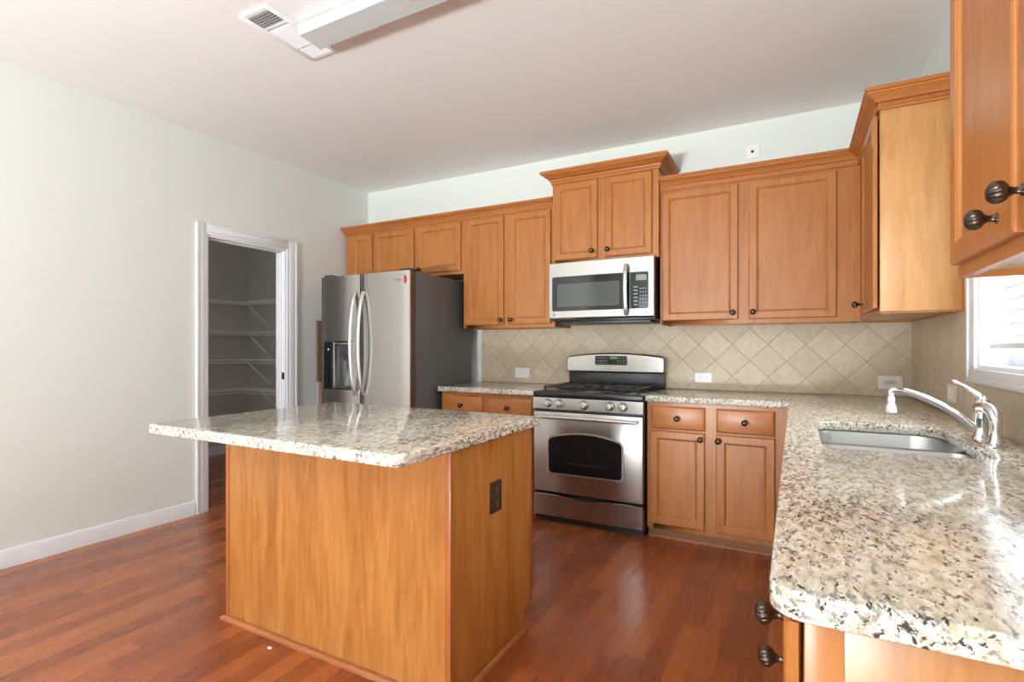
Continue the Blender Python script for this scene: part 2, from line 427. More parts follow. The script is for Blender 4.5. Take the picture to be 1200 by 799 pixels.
struct('window_3', bm, 'trim')

# baseboards (with a small moulded cap)
BP = [(0, 0), (0.014, 0), (0.014, 0.078), (0.010, 0.088), (0.008, 0.098), (0, 0.102)]
def base_run(name, path, side):
    bm = bmesh.new(); sweep(bm, path, BP, side); struct(name, bm, 'trim')
base_run('baseboard_left', [(XL, YR), (XL, DY0 - 0.085)], 1)
base_run('baseboard_left_corner', [(XL, DY1 + 0.112), (XL, -0.01)], 1)
base_run('baseboard_pantry', [(XP, -2.6), (XP, -0.012), (XL - 0.11, -0.012)], 1)

# doorway to the pantry: moulded casing, jamb, stop, strike plate
door = struct('door_1', bmesh.new(), 'trim')
def casing_v(y_in, y_out, z1):
    s = 1 if y_out > y_in else -1; W = abs(y_out - y_in); b = bmesh.new()
    for a, c, t in ((0, 0.25, 0.012), (0.25, 0.78, 0.016), (0.78, 1.0, 0.021)):
        bx(b, XL, XL + t, y_in + s * W * a, y_in + s * W * c, 0, z1, 0.002)
    return b
b = casing_v(DY0 + 0.002, DY0 - 0.078, DZ + 0.078)
obj('casing', b, 'trim', door)
obj('casing', casing_v(DY1 - 0.002, DY1 + 0.105, DZ + 0.078), 'trim', door)
b = bmesh.new()
for a, c, t in ((0, 0.25, 0.012), (0.25, 0.78, 0.016), (0.78, 1.0, 0.021)):
    bx(b, XL + 0.0003, XL + t, DY0 + 0.0025, DY1 - 0.0025, DZ - 0.002 + 0.08 * a, DZ - 0.002 + 0.08 * c, 0.002)
obj('casing_head', b, 'trim', door)
b = bmesh.new()
bx(b, XL - 0.112, XL + 0.004, DY0 - 0.001, DY0 + 0.016, 0, DZ); bx(b, XL - 0.112, XL + 0.004, DY1 - 0.016, DY1 + 0.001, 0, DZ); bx(b, XL - 0.112, XL + 0.004, DY0 + 0.0162, DY1 - 0.0162, DZ - 0.016, DZ + 0.001)
bx(b, XL - 0.075, XL - 0.04, DY0 + 0.015, DY0 + 0.028, 0, DZ - 0.0285, 0.002); bx(b, XL - 0.075, XL - 0.04, DY1 - 0.028, DY1 - 0.015, 0, DZ - 0.0285, 0.002); bx(b, XL - 0.075, XL - 0.04, DY0 + 0.02, DY1 - 0.02, DZ - 0.028, DZ - 0.015, 0.002)
obj('jamb', b, 'trim', door)
b = box(XL - 0.035, XL - 0.005, DY1 - 0.019, DY1 - 0.0155, 0.945, 1.005, 0.001)
sp = obj('strike_plate', b, 'bronze', door); sp['label'] = 'small dark metal strike plate'

# window over the sink: casing, jamb, sash, pane
win = struct('window_1', bmesh.new(), 'trim')
b = bmesh.new(); T = 0.018; cw = 0.088
fw = lambda u, v, d: (-d, u, v)
for (y0, y1, z0, z1) in ((WY1, WY1 + cw, WZ0 + 0.0002, WZ1 + cw), (WY0 - cw, WY0, WZ0 + 0.0002, WZ1 + cw)):
    bx(b, -T, -0.0003, y0, y1, z0, z1, 0.004)
bx(b, -T, -0.0003, WY0 + 0.0002, WY1 - 0.0002, WZ1, WZ1 + cw, 0.004); bx(b, -T - 0.002, -0.0003, WY0 - cw, WY1 + cw, WZ0 - 0.056, WZ0, 0.004)
for (y0, y1, z0, z1) in ((WY1 + cw - 0.02, WY1 + cw + 0.0006, WZ0 - 0.0355, WZ1 + cw), (WY0 - cw - 0.0006, WY0 - cw + 0.02, WZ0 - 0.0355, WZ1 + cw), (WY0 - cw - 0.0006, WY1 + cw + 0.0006, WZ0 - 0.0566, WZ0 - 0.036)):
    bx(b, -T - 0.006, -0.0003, y0, y1, z0, z1, 0.003)
obj('casing', b, 'trim', win)
b = bmesh.new()
bx(b, -0.004, 0.12, WY1 - 0.015, WY1 + 0.001, WZ0, WZ1); bx(b, -0.004, 0.12, WY0 - 0.001, WY0 + 0.015, WZ0, WZ1)
bx(b, -0.004, 0.12, WY0 + 0.0152, WY1 - 0.0152, WZ0 - 0.001, WZ0 + 0.015); bx(b, -0.004, 0.12, WY0 + 0.0152, WY1 - 0.0152, WZ1 - 0.015, WZ1 + 0.001)
obj('jamb', b, 'trim', win)
b = bmesh.new(); y0, y1 = WY0 + 0.015, WY1 - 0.015; z0, z1 = WZ0 + 0.015, WZ1 - 0.015; zm = 1.62
for a in ((y0, y0 + 0.045, z0, z1), (y1 - 0.045, y1, z0, z1), (y0 + 0.0452, y1 - 0.0452, z0, z0 + 0.055), (y0 + 0.0452, y1 - 0.0452, z1 - 0.045, z1), (y0 + 0.0452, y1 - 0.0452, zm - 0.02, zm + 0.02)):
    bx(b, 0.085, 0.115, *a, 0.003)
obj('sash', b, 'trim', win)
obj('pane', box(0.098, 0.102, y0 + 0.02, y1 - 0.02, z0 + 0.02, z1 - 0.02), 'glass', win)

# ------------------------------------------------------------------ cabinets
def mapper(face, plane):
    if face == 'Y': return lambda u, v, d: (u, plane - d, v)
    return lambda u, v, d: (plane - d, u, v)
def rings_panel(bm, f, u0, u1, v0, v1, steps):
    rs = []
    for ins, d in steps:
        rs.append([bm.verts.new(f(*p, d)) for p in ((u0 + ins, v0 + ins), (u1 - ins, v0 + ins), (u1 - ins, v1 - ins), (u0 + ins, v1 - ins))])
    for a, b in zip(rs, rs[1:]):
        for k in range(4): bm.faces.new((a[k], a[(k + 1) % 4], b[(k + 1) % 4], b[k]))
    bm.faces.new(rs[0][::-1]); bm.faces.new(rs[-1])
DOOR = [(0, 0.0), (0, 0.013), (0.002, 0.0165), (0.006, 0.019), (0.044, 0.019), (0.047, 0.0165), (0.050, 0.0155), (0.056, 0.0085), (0.059, 0.0085), (0.060, 0.0095)]
DRAWER = [(0, 0.0), (0, 0.010), (0.003, 0.014), (0.010, 0.018), (0.014, 0.019)]
def knob_mesh():
    bm = bmesh.new()
    prof = [(0.0095, 0.0), (0.0095, 0.002), (0.0065, 0.004), (0.0055, 0.012), (0.0075, 0.016), (0.0085, 0.018)]
    nb = len(prof)
    for k in range(1, 15):
        t = k / 15; a = PI * (0.10 + 0.90 * t)
        prof.append((0.0185 * math.sin(a) ** 0.85 + 0.0001, 0.033 - 0.0155 * math.cos(a)))
    prof.append((0.0005, 0.0485))
    def mod(t, i):
        if i < nb: return 1 + 0.06 * math.cos(8 * t)
        k = (i - nb) / 15
        return 0.93 + 0.17 * (abs(math.sin(6 * t + k * 4.2)) ** 0.7) * min(1, (1 - k) * 4) - 0.05
    lathe(bm, [(r_ * 0.95, h_ * 0.95) for r_, h_ in prof], (0, 0, 0), (0, -1, 0), 84, mod)
    bmesh.ops.recalc_face_normals(bm, faces=bm.faces)
    me = bpy.data.meshes.new('knob'); bm.to_mesh(me); bm.free(); me.materials.append(M['bronze'])
    for p in me.polygons: p.use_smooth = True
    return me
KNOB = knob_mesh()
def knob(parent, face, f, u, v, d=0.019):
    o = bpy.data.objects.new('knob', KNOB); C.objects.link(o); o.parent = parent
    o.location = Vector(f(u, v, d)) - Vector(LOC[parent.name])
    if face == 'X': o.rotation_euler = (0, 0, -PI / 2)
    o['label'] = 'dark bronze ribbed knob'
    return o
def door_part(root, face, plane, u0, u1, v0, v1, kn=None, gap=0.001, mat='wood'):
    f = mapper(face, plane - gap); bm = bmesh.new(); rings_panel(bm, f, u0, u1, v0, v1, DOOR)
    o = obj('door', bm, mat, root, 25)
    if kn: knob(o, face, f, kn[0], kn[1])
    return o
def drawer_part(root, face, plane, u0, u1, v0, v1, kn=True, gap=0.001):
    f = mapper(face, plane - gap); bm = bmesh.new(); rings_panel(bm, f, u0, u1, v0, v1, DRAWER)
    o = obj('drawer', bm, 'wood_h' if face == 'Y' else 'wood', root, 25)
    if kn: knob(o, face, f, (u0 + u1) / 2, (v0 + v1) / 2)
    return o
def frame_part(root, face, plane, u0, u1, v0, v1, opens, t=0.019, mat='wood'):
    """face frame: rectangle u0..u1 x v0..v1 with stiles and rails around the openings (list of (ua,ub,va,vb))"""
    f = mapper(face, plane); bm = bmesh.new()
    us = sorted({u0, u1, *[a for o in opens for a in o[:2]]}); vs2 = sorted({v0, v1, *[a for o in opens for a in o[2:]]})
    def inside(u, v): return any(o[0] < u < o[1] and o[2] < v < o[3] for o in opens)
    for ua, ub in zip(us, us[1:]):
        for va, vb in zip(vs2, vs2[1:]):
            if inside((ua + ub) / 2, (va + vb) / 2): continue
            p0 = f(ua, va, 0); p1 = f(ub, vb, -t); bx(bm, p0[0], p1[0], p0[1], p1[1], p0[2], p1[2])
    bmesh.ops.remove_doubles(bm, verts=bm.verts, dist=1e-5)
    # drop the hidden faces between touching cells
    seen = {}
    for fc in list(bm.faces): seen.setdefault(tuple(sorted(v.index if v.index >= 0 else id(v) for v in fc.verts)), []).append(fc)
    bm.verts.index_update()
    seen = {}
    for fc in bm.faces: seen.setdefault(tuple(sorted(v.index for v in fc.verts)), []).append(fc)
    bmesh.ops.delete(bm, geom=[fc for l in seen.values() if len(l) > 1 for fc in l], context='FACES_ONLY')
    return obj('face_frame', bm, mat, root)
def carcass(root, face, plane, back, u0, u1, v0, v1, mat='wood', bottom_up=0.015, t=0.016, under=True, name='carcass'):
    """hollow box of panels behind the face frame"""
    bm = bmesh.new(); D = (plane - back)
    d0, d1 = -0.0195, -(back - plane) if back > plane else D
    f = mapper(face, plane); dep = abs(back - plane)
    def pan(ua, ub, va, vb, da, db):
        p = f(ua, va, -da); q = f(ub, vb, -db); bx(bm, p[0], q[0], p[1], q[1], p[2], q[2])
    pan(u0, u0 + t, v0, v1, 0.0195, dep); pan(u1 - t, u1, v0, v1, 0.0195, dep)
    pan(u0 + t, u1 - t, v0, v1, dep - 0.008, dep)
    o = obj(name, bm, mat, root)
    bm = bmesh.new(); pan(u0 + t, u1 - t, v0 + bottom_up, v0 + bottom_up + t, 0.0195, dep - 0.008)
    obj('bottom_panel', bm, 'lightwood', root)
    return o
def top_panel(root, face, plane, back, u0, u1, v1):
    f = mapper(face, plane); dep = abs(back - plane); p = f(u0 + 0.016, v1 - 0.03, -0.0195); q = f(u1 - 0.016, v1 - 0.014, -(dep - 0.008))
    obj('top_panel', box(p[0], q[0], p[1], q[1], p[2], q[2]), 'lightwood', root)

def wall_cabinet(name, label, face, plane, u0, u1, v0, v1, doors, gap=0.001, back=-0.001, ends=()):
    mid = (u0 + u1) / 2
    base = (mid, -0.001, v0) if face == 'Y' else (-0.001, mid, v0)
    r = thing(name, label, 'cabinet', base)
    carcass(r, face, plane, back, u0, u1, v0, v1); top_panel(r, face, plane, back, u0, u1, v1)
    op = [(a + 0.014, b - 0.014, va + 0.014, vb - 0.014) for a, b, va, vb, k in doors]
    frame_part(r, face, plane, u0, u1, v0, v1, op)
    for a, b, va, vb, k in doors: door_part(r, face, plane, a, b, va, vb, k, gap)
    return r

YF = -0.323                                   # face-frame plane of the wall cabinets on the back wall
ZB, ZTOP = 1.378, 2.325
wall_cabinet('upper_cabinet', 'narrow single-door wooden cabinet in the corner above the fridge, beside the left wall', 'Y', YF, -4.468, -4.111, 1.845, ZTOP,
             [(-4.385, -4.132, 1.873, 2.283, None)])
wall_cabinet('upper_cabinet', 'short two-door wooden wall cabinet directly above the refrigerator', 'Y', YF, -4.110, -3.1115, 1.845, ZTOP,
             [(-4.089, -3.637, 1.873, 2.283, (-3.672, 1.910)), (-3.594, -3.134, 1.873, 2.283, (-3.560, 1.908))])
wall_cabinet('upper_cabinet', 'tall two-door wooden wall cabinet between the fridge cabinets and the microwave', 'Y', YF, -3.1105, -2.2705, ZB, ZTOP,
             [(-3.076, -2.717, 1.405, 2.288, (-2.735, 1.442)), (-2.659, -2.300, 1.405, 2.288, (-2.640, 1.442))])
wall_cabinet('upper_cabinet', 'raised two-door wooden cabinet with crown directly above the microwave', 'Y', -0.368, -2.2695, -1.4725, 1.848, 2.47,
             [(-2.247, -1.910, 1.876, 2.449, (-1.945, 1.925)), (-1.850, -1.516, 1.876, 2.449, (-1.826, 1.925))])
wall_cabinet('upper_cabinet', 'large two-door wooden wall cabinet right of the microwave with wide doors', 'Y', YF, -1.4715, -0.304, ZB, ZTOP,
             [(-1.456, -0.969, 1.405, 2.288, (-1.000, 1.448)), (-0.906, -0.423, 1.405, 2.288, (-0.880, 1.448))])

# cabinet on the right wall, door a little proud of its frame, light plywood end panel
XF = -0.303
r = wall_cabinet('upper_cabinet', 'wooden wall cabinet on the right wall with pale plywood end panel facing the camera', 'X', XF, -1.120, -0.012, 1.378, ZTOP + 0.01,
                 [(-1.112, -0.640, 1.405, 2.288, (-0.672, 1.452))], gap=0.007)
obj('end_panel', box(XF + 0.001, -0.001, -1.132, -1.1205, 1.386, ZTOP + 0.01, 0.0015), 'ply_light', r)['label'] = 'pale figured plywood end panel'
obj('scribe_strip', box(-0.011, -0.001, -1.165, -1.1325, 1.386, 2.300, 0.002), 'wood', r)
b = bmesh.new(); bx(b, -0.275, -0.235, -1.00, -0.86, 1.384, 1.393, 0.003); obj('mounting_clip', b, 'white', r)
b = bmesh.new(); lathe(b, [(0.02, 0), (0.02, 0.004), (0.012, 0.010), (0.001, 0.012)], (-0.19, -1.09, 1.393), (0, 0, -1), 16); obj('mounting_clip', b, 'white', r)

# near cabinet on the right wall
XG = -0.310
r = wall_cabinet('upper_cabinet', 'nearest wooden wall cabinet, at the right photo edge beside the sink window', 'X', XG, -3.300, -2.470, 1.383, ZTOP,
                 [(-2.884, -2.488, 1.412, 2.288, (-2.812, 1.452)), (-3.285, -2.912, 1.412, 2.288, (-2.934, 1.470))])

# crown mouldings
def crown_prof(z0, z1, out):
    h = z1 - z0
    return [(0.0012, z0), (0.006, z0), (0.010, z0 + 0.06 * h), (0.010, z0 + 0.22 * h), (0.017, z0 + 0.25 * h), (0.019, z0 + 0.36 * h), (0.016, z0 + 0.40 * h), (0.022, z0 + 0.43 * h), (out * 0.46, z0 + 0.53 * h),
            (out * 0.66, z0 + 0.64 * h), (out * 0.84, z0 + 0.71 * h), (out * 0.88, z0 + 0.78 * h), (out, z0 + 0.81 * h), (out, z0 + 0.97 * h), (out * 0.97, z1), (0.0012, z1)]
def crown(name, label, path, z0, z1, out, side=1):
    bm = bmesh.new(); sweep(bm, path, crown_prof(z0, z1, out), side)
    x, y = path[0]; return solid(name, bm, 'wood_h', label, 'moulding', (x, y, z0))
crown('crown_moulding', 'long wooden crown moulding over the fridge cabinets and tall cabinet', [(-4.472, -0.002), (-4.472, YF - 0.001), (-2.2715, YF - 0.001)], 2.300, 2.372, 0.052, 1)
crown('crown_moulding', 'raised wooden crown moulding wrapped around the microwave cabinet', [(-2.271, -0.002), (-2.271, -0.3695), (-1.471, -0.3695), (-1.471, -0.002)], 2.455, 2.547, 0.075, 1)
cr = thing('crown_moulding', 'wooden crown moulding turning the corner over the right-hand cabinets, with rope bead', 'moulding', (-1.43, YF, 2.30))
bm = bmesh.new(); pth = [(-1.470, YF - 0.001), (XF - 0.0005, YF - 0.001), (XF - 0.0005, -1.1335), (-0.002, -1.1335)]
sweep(bm, pth, [(0.0012, 2.302), (0.010, 2.302), (0.013, 2.306), (0.013, 2.311), (0.008, 2.314), (0.008, 2.334), (0.018, 2.336), (0.020, 2.340), (0.026, 2.350), (0.040, 2.362), (0.052, 2.369), (0.054, 2.374), (0.062, 2.377), (0.062, 2.390), (0.060, 2.394), (0.0012, 2.394)], 1); obj('crown', bm, 'wood_h', cr)
bm = bmesh.new()
k = 0; x = XF + 0.004
while x < -0.008:
    tube(bm, [(x - 0.007, -1.1335 - 0.011, 2.3155), (x, -1.1335 - 0.0125, 2.324), (x + 0.007, -1.1335 - 0.011, 2.3325)], [0.0025, 0.0055, 0.0025], 7)
    x += 0.0105
y = -1.135
while y < YF - 0.03:
    y += 0.0105
    tube(bm, [(XF - 0.0115, y - 0.007, 2.3155), (XF - 0.013, y, 2.324), (XF - 0.0115, y + 0.007, 2.3325)], [0.0025, 0.0055, 0.0025], 7)
o = obj('rope_bead', bm, 'wood_h', cr); o['label'] = 'twisted rope bead carving'

# base cabinets ------------------------------------------------------------
YB = -0.640; ZC0, ZC1 = 0.876, 0.914; FB = 0.066
def base_cabinet(name, label, face, plane, u0, u1, drawers, doors, back=-0.001, kick=0.036, shoe=True, open_top=True, fu=None):
    mid = (u0 + u1) / 2; base = (mid, back, 0.0) if face == 'Y' else (back, mid, 0.0)
    r = thing(name, label, 'cabinet', base); top = ZC0 - 0.0012
    f = mapper(face, plane); dep = abs(back - plane); bm = bmesh.new(); t = 0.016
    def pan(ua, ub, va, vb, da, db):
        p = f(ua, va, -da); q = f(ub, vb, -db); bx(bm, p[0], q[0], p[1], q[1], p[2], q[2])
    pan(u0, u0 + t, FB, top, 0.0195, dep); pan(u1 - t, u1, FB, top, 0.0195, dep)
    pan(u0 + t, u1 - t, FB, top, dep - 0.01, dep); pan(u0 + t, u1 - t, FB + 0.01, FB + 0.026, 0.0195, dep - 0.01)
    obj('carcass', bm, 'wood', r)
    bm = bmesh.new(); pan(u0, u1, 0, FB, kick, kick + 0.015); obj('toe_kick', bm, 'kick', r)
    bm = bmesh.new(); pan(u0, u1, 0, 0.016, kick - 0.012, kick - 0.0005); obj('shoe_moulding', bm, 'shoe', r)
    a0, a1 = fu or (u0, u1)
    op = [(a + 0.014, b - 0.014, va + 0.014, vb - 0.014) for a, b, va, vb, *_ in drawers + doors]
    frame_part(r, face, plane, a0, a1, FB, top, op)
    for d in drawers: drawer_part(r, face, plane, *d[:4], kn=(len(d) < 5 or d[4]))
    for d in doors: door_part(r, face, plane, *d[:4], d[4] if len(d) > 4 else None)
    return r
DR = (0.705, 0.849); DO = (0.098, 0.692)
base_cabinet('base_cabinet', 'wooden base cabinet with two drawers beside the refrigerator, left of the stove', 'Y', YB, -3.108, -2.292,
             [(-3.092, -2.724, *DR), (-2.688, -2.306, *DR)], [(-3.092, -2.724, *DO, (-2.752, 0.655)), (-2.688, -2.306, *DO, (-2.660, 0.655))])
base_cabinet('base_cabinet', 'wooden base cabinet with two drawers and two doors right of the stove', 'Y', YB, -1.483, -0.6365,
             [(-1.455, -1.128, *DR), (-1.064, -0.745, *DR)], [(-1.462, -1.130, *DO, (-1.153, 0.657)), (-1.064, -0.745, *DO, (-1.050, 0.657))])
XB = -0.634
base_cabinet('base_cabinet', 'wooden corner base cabinet under the counter beside the tiled corner', 'X', XB, -1.328, -0.660,
             [(-1.310, -0.80, *DR, False)], [(-1.310, -0.80, *DO)])
base_cabinet('base_cabinet', 'wooden sink base cabinet under the sink', 'X', XB, -2.300, -1.330,
             [(-2.285, -1.840, *DR, False), (-1.790, -1.345, *DR, False)], [(-2.285, -1.840, *DO), (-1.790, -1.345, *DO)])
base_cabinet('base_cabinet', 'wooden base cabinet between the sink and the near end of the counter', 'X', XB, -2.860, -2.302,
             [(-2.845, -2.317, *DR, False)], [(-2.845, -2.59, *DO), (-2.572, -2.317, *DO)])
r = base_cabinet('base_cabinet', 'wooden base cabinet at the near end of the right counter, end panel showing', 'X', XB, -3.226, -2.862,
                 [], [])
f = mapper('X', XB - 0.006); bm = bmesh.new(); rings_panel(bm, f, -3.222, -2.876, DR[0], DR[1], DRAWER); o = obj('drawer', bm, 'wood', r, 25); knob(o, 'X', f, -3.055, 0.777)
bm = bmesh.new(); rings_panel(bm, f, -3.222, -2.876, DO[0], DO[1], DOOR); o = obj('door', bm, 'wood', r, 25); knob(o, 'X', f, -2.965, 0.657)
obj('end_panel', box(XB + 0.0005, -0.001, -3.239, -3.2265, 0.0, 0.8745, 0.0015), 'ply', r)['label'] = 'orange figured plywood end panel'
obj('end_stile', box(XB + 0.0005, XB + 0.045, -3.2425, -3.2395, 0.0, 0.8745, 0.001), 'wood', r)

# ------------------------------------------------------------------ counters, splash, sink
bm = slab([(-3.128, -0.003), (-3.128, -0.672), (-3.121, -0.679), (-2.2835, -0.679), (-2.2835, -0.003)], [], ZC0, ZC1)
solid('countertop', bm, 'granite', 'short granite countertop between refrigerator and stove', 'countertop', (-2.7, -0.34, ZC0))
hole = rrect(-0.566, -0.156, -2.148, -1.470, [0.10, 0.07, 0.06, 0.06], 6)
rc = 0.045
corner = [(-0.675 + rc - rc * math.cos(a), -3.282 + rc - rc * math.sin(a)) for a in (PI / 2 * k / 6 for k in range(7))]
outer = [(-1.4855, -0.003), (-1.4855, -0.679), (-0.690, -0.679), (-0.679, -0.683), (-0.675, -0.694)] + corner + [(-0.003, -3.282), (-0.003, -0.003)]
bm = slab(outer, [hole], ZC0, ZC1)
solid('countertop', bm, 'granite', 'long L-shaped granite countertop around the sink on the right', 'countertop', (-0.34, -1.9, ZC0))

def wallpanel(name, bm, m, label, org):
    return solid(name, bm, m, label, 'backsplash', org)
bm = box(-3.128, -0.0085, -0.009, -0.0006, ZC1 + 0.001, 1.3772)
bx(bm, -2.268, -1.475, -0.009, -0.0006, 1.3772, 1.41)
wallpanel('tile_backsplash', bm, 'tile_back', 'beige diagonal stone tile backsplash on the back wall behind the stove', (-0.352, 0, 1.242))
bm = box(-0.009, -0.0006, -1.1315, -0.001, ZC1 + 0.001, 1.3772)
bx(bm, -0.009, -0.0006, -1.2365, -1.1665, 1.3772, 1.468); bx(bm, -0.009, -0.0006, -1.2365, -1.1318, ZC1 + 0.001, 1.3772)
bx(bm, -0.009, -0.0006, -3.28, -1.2368, ZC1 + 0.001, 1.079); bx(bm, -0.009, -0.0006, -3.28, -2.4645, 1.0792, 1.3822)
wallpanel('tile_backsplash', bm, 'tile_right', 'beige diagonal stone tile backsplash on the right wall below the window', (0, 0.0, 1.242))

sk = thing('sink', 'stainless steel double-bowl sink set under the granite counter', 'sink', (-0.36, -1.81, 0.67))
def bowl(x0, x1, y0, y1, r4, ztop, zbot):
    bm = bmesh.new(); rs = []
    for z, ins in ((ztop, -0.018), (ztop, 0.0), (ztop - 0.012, 0.003), (zbot + 0.05, 0.012), (zbot + 0.016, 0.020), (zbot + 0.004, 0.036), (zbot, 0.06)):
        rr = [max(0.02, q - ins * 0.4) for q in r4]
        rs.append([bm.verts.new((p[0], p[1], z)) for p in rrect(x0 + ins, x1 - ins, y0 + ins, y1 - ins, rr, 6)])
    n = len(rs[0])
    for a, c in zip(rs, rs[1:]):
        for k in range(n): bm.faces.new((a[k], a[(k + 1) % n], c[(k + 1) % n], c[k]))
    bm.faces.new(rs[-1]); return bm
obj('bowl', bowl(-0.575, -0.148, -1.790, -1.462, [0.10, 0.07, 0.04, 0.04], 0.8735, 0.685), 'steel_sink', sk, 50)
obj('bowl', bowl(-0.575, -0.148, -2.155, -1.828, [0.04, 0.04, 0.06, 0.06], 0.8735, 0.685), 'steel_sink', sk, 50)
for yy in (-1.63, -1.99):
    b = bmesh.new(); lathe(b, [(0.048, 0), (0.046, 0.003), (0.030, 0.002), (0.028, -0.004), (0.001, -0.004)], (-0.36, yy, 0.6855), (0, 0, 1), 24); obj('drain', b, 'chrome', sk)

# faucet
fx, fy = -0.108, -1.80
fc = thing('faucet', 'chrome single-lever kitchen faucet with long spout behind the sink', 'faucet', (fx, fy, ZC1))
b = bmesh.new()
prism(b, rrect(fx - 0.030, fx + 0.030, fy - 0.125, fy + 0.105, 0.029, 6), lambda u, v, d: (u, v, ZC1 + 0.0005 + d), 0, 0.010, 0.005)
obj('base_plate', b, 'chrome', fc)
b = bmesh.new()
lathe(b, [(0.027, 0.008), (0.026, 0.016), (0.021, 0.022), (0.020, 0.060), (0.0215, 0.064), (0.0215, 0.082), (0.022, 0.090), (0.0235, 0.112), (0.022, 0.128), (0.017, 0.141), (0.010, 0.149), (0.0005, 0.151)], (fx, fy, ZC1), (0, 0, 1), 28)
obj('body', b, 'chrome', fc, 50)
b = bmesh.new()
tube(b, [(fx, fy, ZC1 + 0.135), (fx - 0.008, fy, ZC1 + 0.152), (fx - 0.024, fy, ZC1 + 0.166), (fx - 0.044, fy, ZC1 + 0.180), (fx - 0.062, fy, ZC1 + 0.190), (fx - 0.074, fy, ZC1 + 0.198), (fx - 0.077, fy, ZC1 + 0.200)],
     [0.015, 0.013, 0.009, 0.007, 0.0075, 0.007, 0.003], 14, flat=(1.15, 0.75))
obj('lever', b, 'chrome', fc, 60)
b = bmesh.new(); pts = []
for k in range(15):
    t = k / 14; x = fx - 0.010 - 0.228 * t; z = ZC1 + 0.040 + 0.122 * (1 - (1 - t) ** 1.75); pts.append((x, fy, z))
pts[-1] = (pts[-1][0], fy, pts[-1][2] - 0.001); pts.append((pts[-1][0] - 0.006, fy, pts[-1][2] - 0.006))
tube(b, pts, [0.0125] * 4 + [0.0115] * 11 + [0.009], 16)
sp = obj('spout', b, 'chrome', fc, 60)
xt, zt = pts[-1][0] + 0.003, pts[-1][2]
b = bmesh.new(); lathe(b, [(0.007, -0.008), (0.0085, 0.0), (0.0085, 0.014), (0.006, 0.017), (0.0105, 0.022), (0.0115, 0.036), (0.009, 0.041), (0.0135, 0.049), (0.0165, 0.066), (0.0165, 0.074), (0.011, 0.076), (0.001, 0.076)], (xt, fy, zt + 0.002), (0, 0, -1), 20)
obj('aerator', b, 'white', sp, 40)['label'] = 'white two-tier aerator'
b = bmesh.new(); pts = []
cxs, cys = fx + 0.014, fy - 0.082
for k in range(6): pts.append((cxs + 0.0, cys, ZC1 + 0.010 + 0.068 * k / 5))
for k in range(1, 9):
    a = PI * 0.62 * k / 8; pts.append((cxs - 0.018 * (1 - math.cos(a)), cys + 0.040 * (1 - math.cos(a)), ZC1 + 0.078 + 0.040 * math.sin(a)))
tube(b, pts, [0.021, 0.017, 0.0155, 0.0155, 0.016, 0.017] + [0.0175, 0.018, 0.018, 0.018, 0.0175, 0.017, 0.0165, 0.016], 18)
obj('side_tube', b, 'chrome', fc, 60)['label'] = 'curved chrome tube beside the faucet body'

# ------------------------------------------------------------------ refrigerator
FX0, FX1, FYF, FYB, FT = -4.096, -3.165, -0.966, -0.12, 1.797
fr_ = thing('refrigerator', 'stainless steel side-by-side refrigerator with charcoal sides in the back left corner', 'refrigerator', ((FX0 + FX1) / 2, -0.5, 0))
b = box(FX0 + 0.004, FX1, -0.900, FYB, 0.02, FT - 0.006, 0.006)
obj('cabinet_body', b, 'fridge_side', fr_)
obj('toe_grille', box(FX0 + 0.02, FX1 - 0.02, -0.93, -0.9005, 0.01, 0.095, 0.004), 'dark_grey', fr_)
def fridge_door(x0, x1, z0, z1, hole=None):
    bm = bmesh.new(); bul = 0.007
    fy_ = lambda x: FYF + 0.000 - bul * (1 - ((2 * (x - x0) / (x1 - x0)) - 1) ** 2) - (0 if 0.012 < x - x0 < x1 - x0 - 0.012 else -0.004)
    xs = [x0, x0 + 0.005, x0 + 0.012] + [x0 + 0.012 + (x1 - x0 - 0.024) * k / 14 for k in range(1, 14)] + [x1 - 0.012, x1 - 0.005, x1]
    zs = [z0, z1]
    if hole: xs += [hole[0], hole[1]]; zs += [hole[2], hole[3]]
    xs = sorted(set(xs)); zs = sorted(set(zs))
    V = {}
    for x in xs:
        for z in zs:
            V[x, z, 0] = bm.verts.new((x, fy_(x), z)); V[x, z, 1] = bm.verts.new((x, -0.906, z))
    for xa, xb in zip(xs, xs[1:]):
        for za, zb in zip(zs, zs[1:]):
            if hole and hole[0] <= xa and xb <= hole[1] and hole[2] <= za and zb <= hole[3]: continue
            bm.faces.new((V[xa, za, 0], V[xb, za, 0], V[xb, zb, 0], V[xa, zb, 0]))
            bm.faces.new((V[xa, za, 1], V[xa, zb, 1], V[xb, zb, 1], V[xb, za, 1]))
        for z in (zs[0], zs[-1]): bm.faces.new((V[xa, z, 0], V[xb, z, 0], V[xb, z, 1], V[xa, z, 1]))
    for za, zb in zip(zs, zs[1:]):
        for x in (xs[0], xs[-1]): bm.faces.new((V[x, za, 0], V[x, zb, 0], V[x, zb, 1], V[x, za, 1]))
    return bm
XG_ = -3.663
HX0, HX1, HZ0, HZ1 = -3.948, -3.748, 0.893, 1.262
ld = obj('door', fridge_door(FX0, XG_ - 0.004, 0.10, FT, (HX0, HX1, HZ0, HZ1)), 'fridge_steel', fr_)
rd = obj('door', fridge_door(XG_ + 0.004, FX1 - 0.001, 0.10, FT), 'fridge_steel', fr_)
b = box(FX1 - 0.0008, FX1 + 0.0015, FYF + 0.014, -0.9055, 0.10, FT - 0.001); obj('door_edge', b, 'fridge_edge', rd)['label'] = 'dark brown door edge'
for x0, x1 in ((FX0 + 0.02, FX0 + 0.10), (FX1 - 0.11, FX1 - 0.02)): obj('hinge_cover', box(x0, x1, -0.95, -0.86, FT + 0.0002, FT + 0.019, 0.004), 'dark_grey', fr_)
ds = obj('dispenser', bmesh.new(), 'black_glass', ld)
yb_ = -0.975
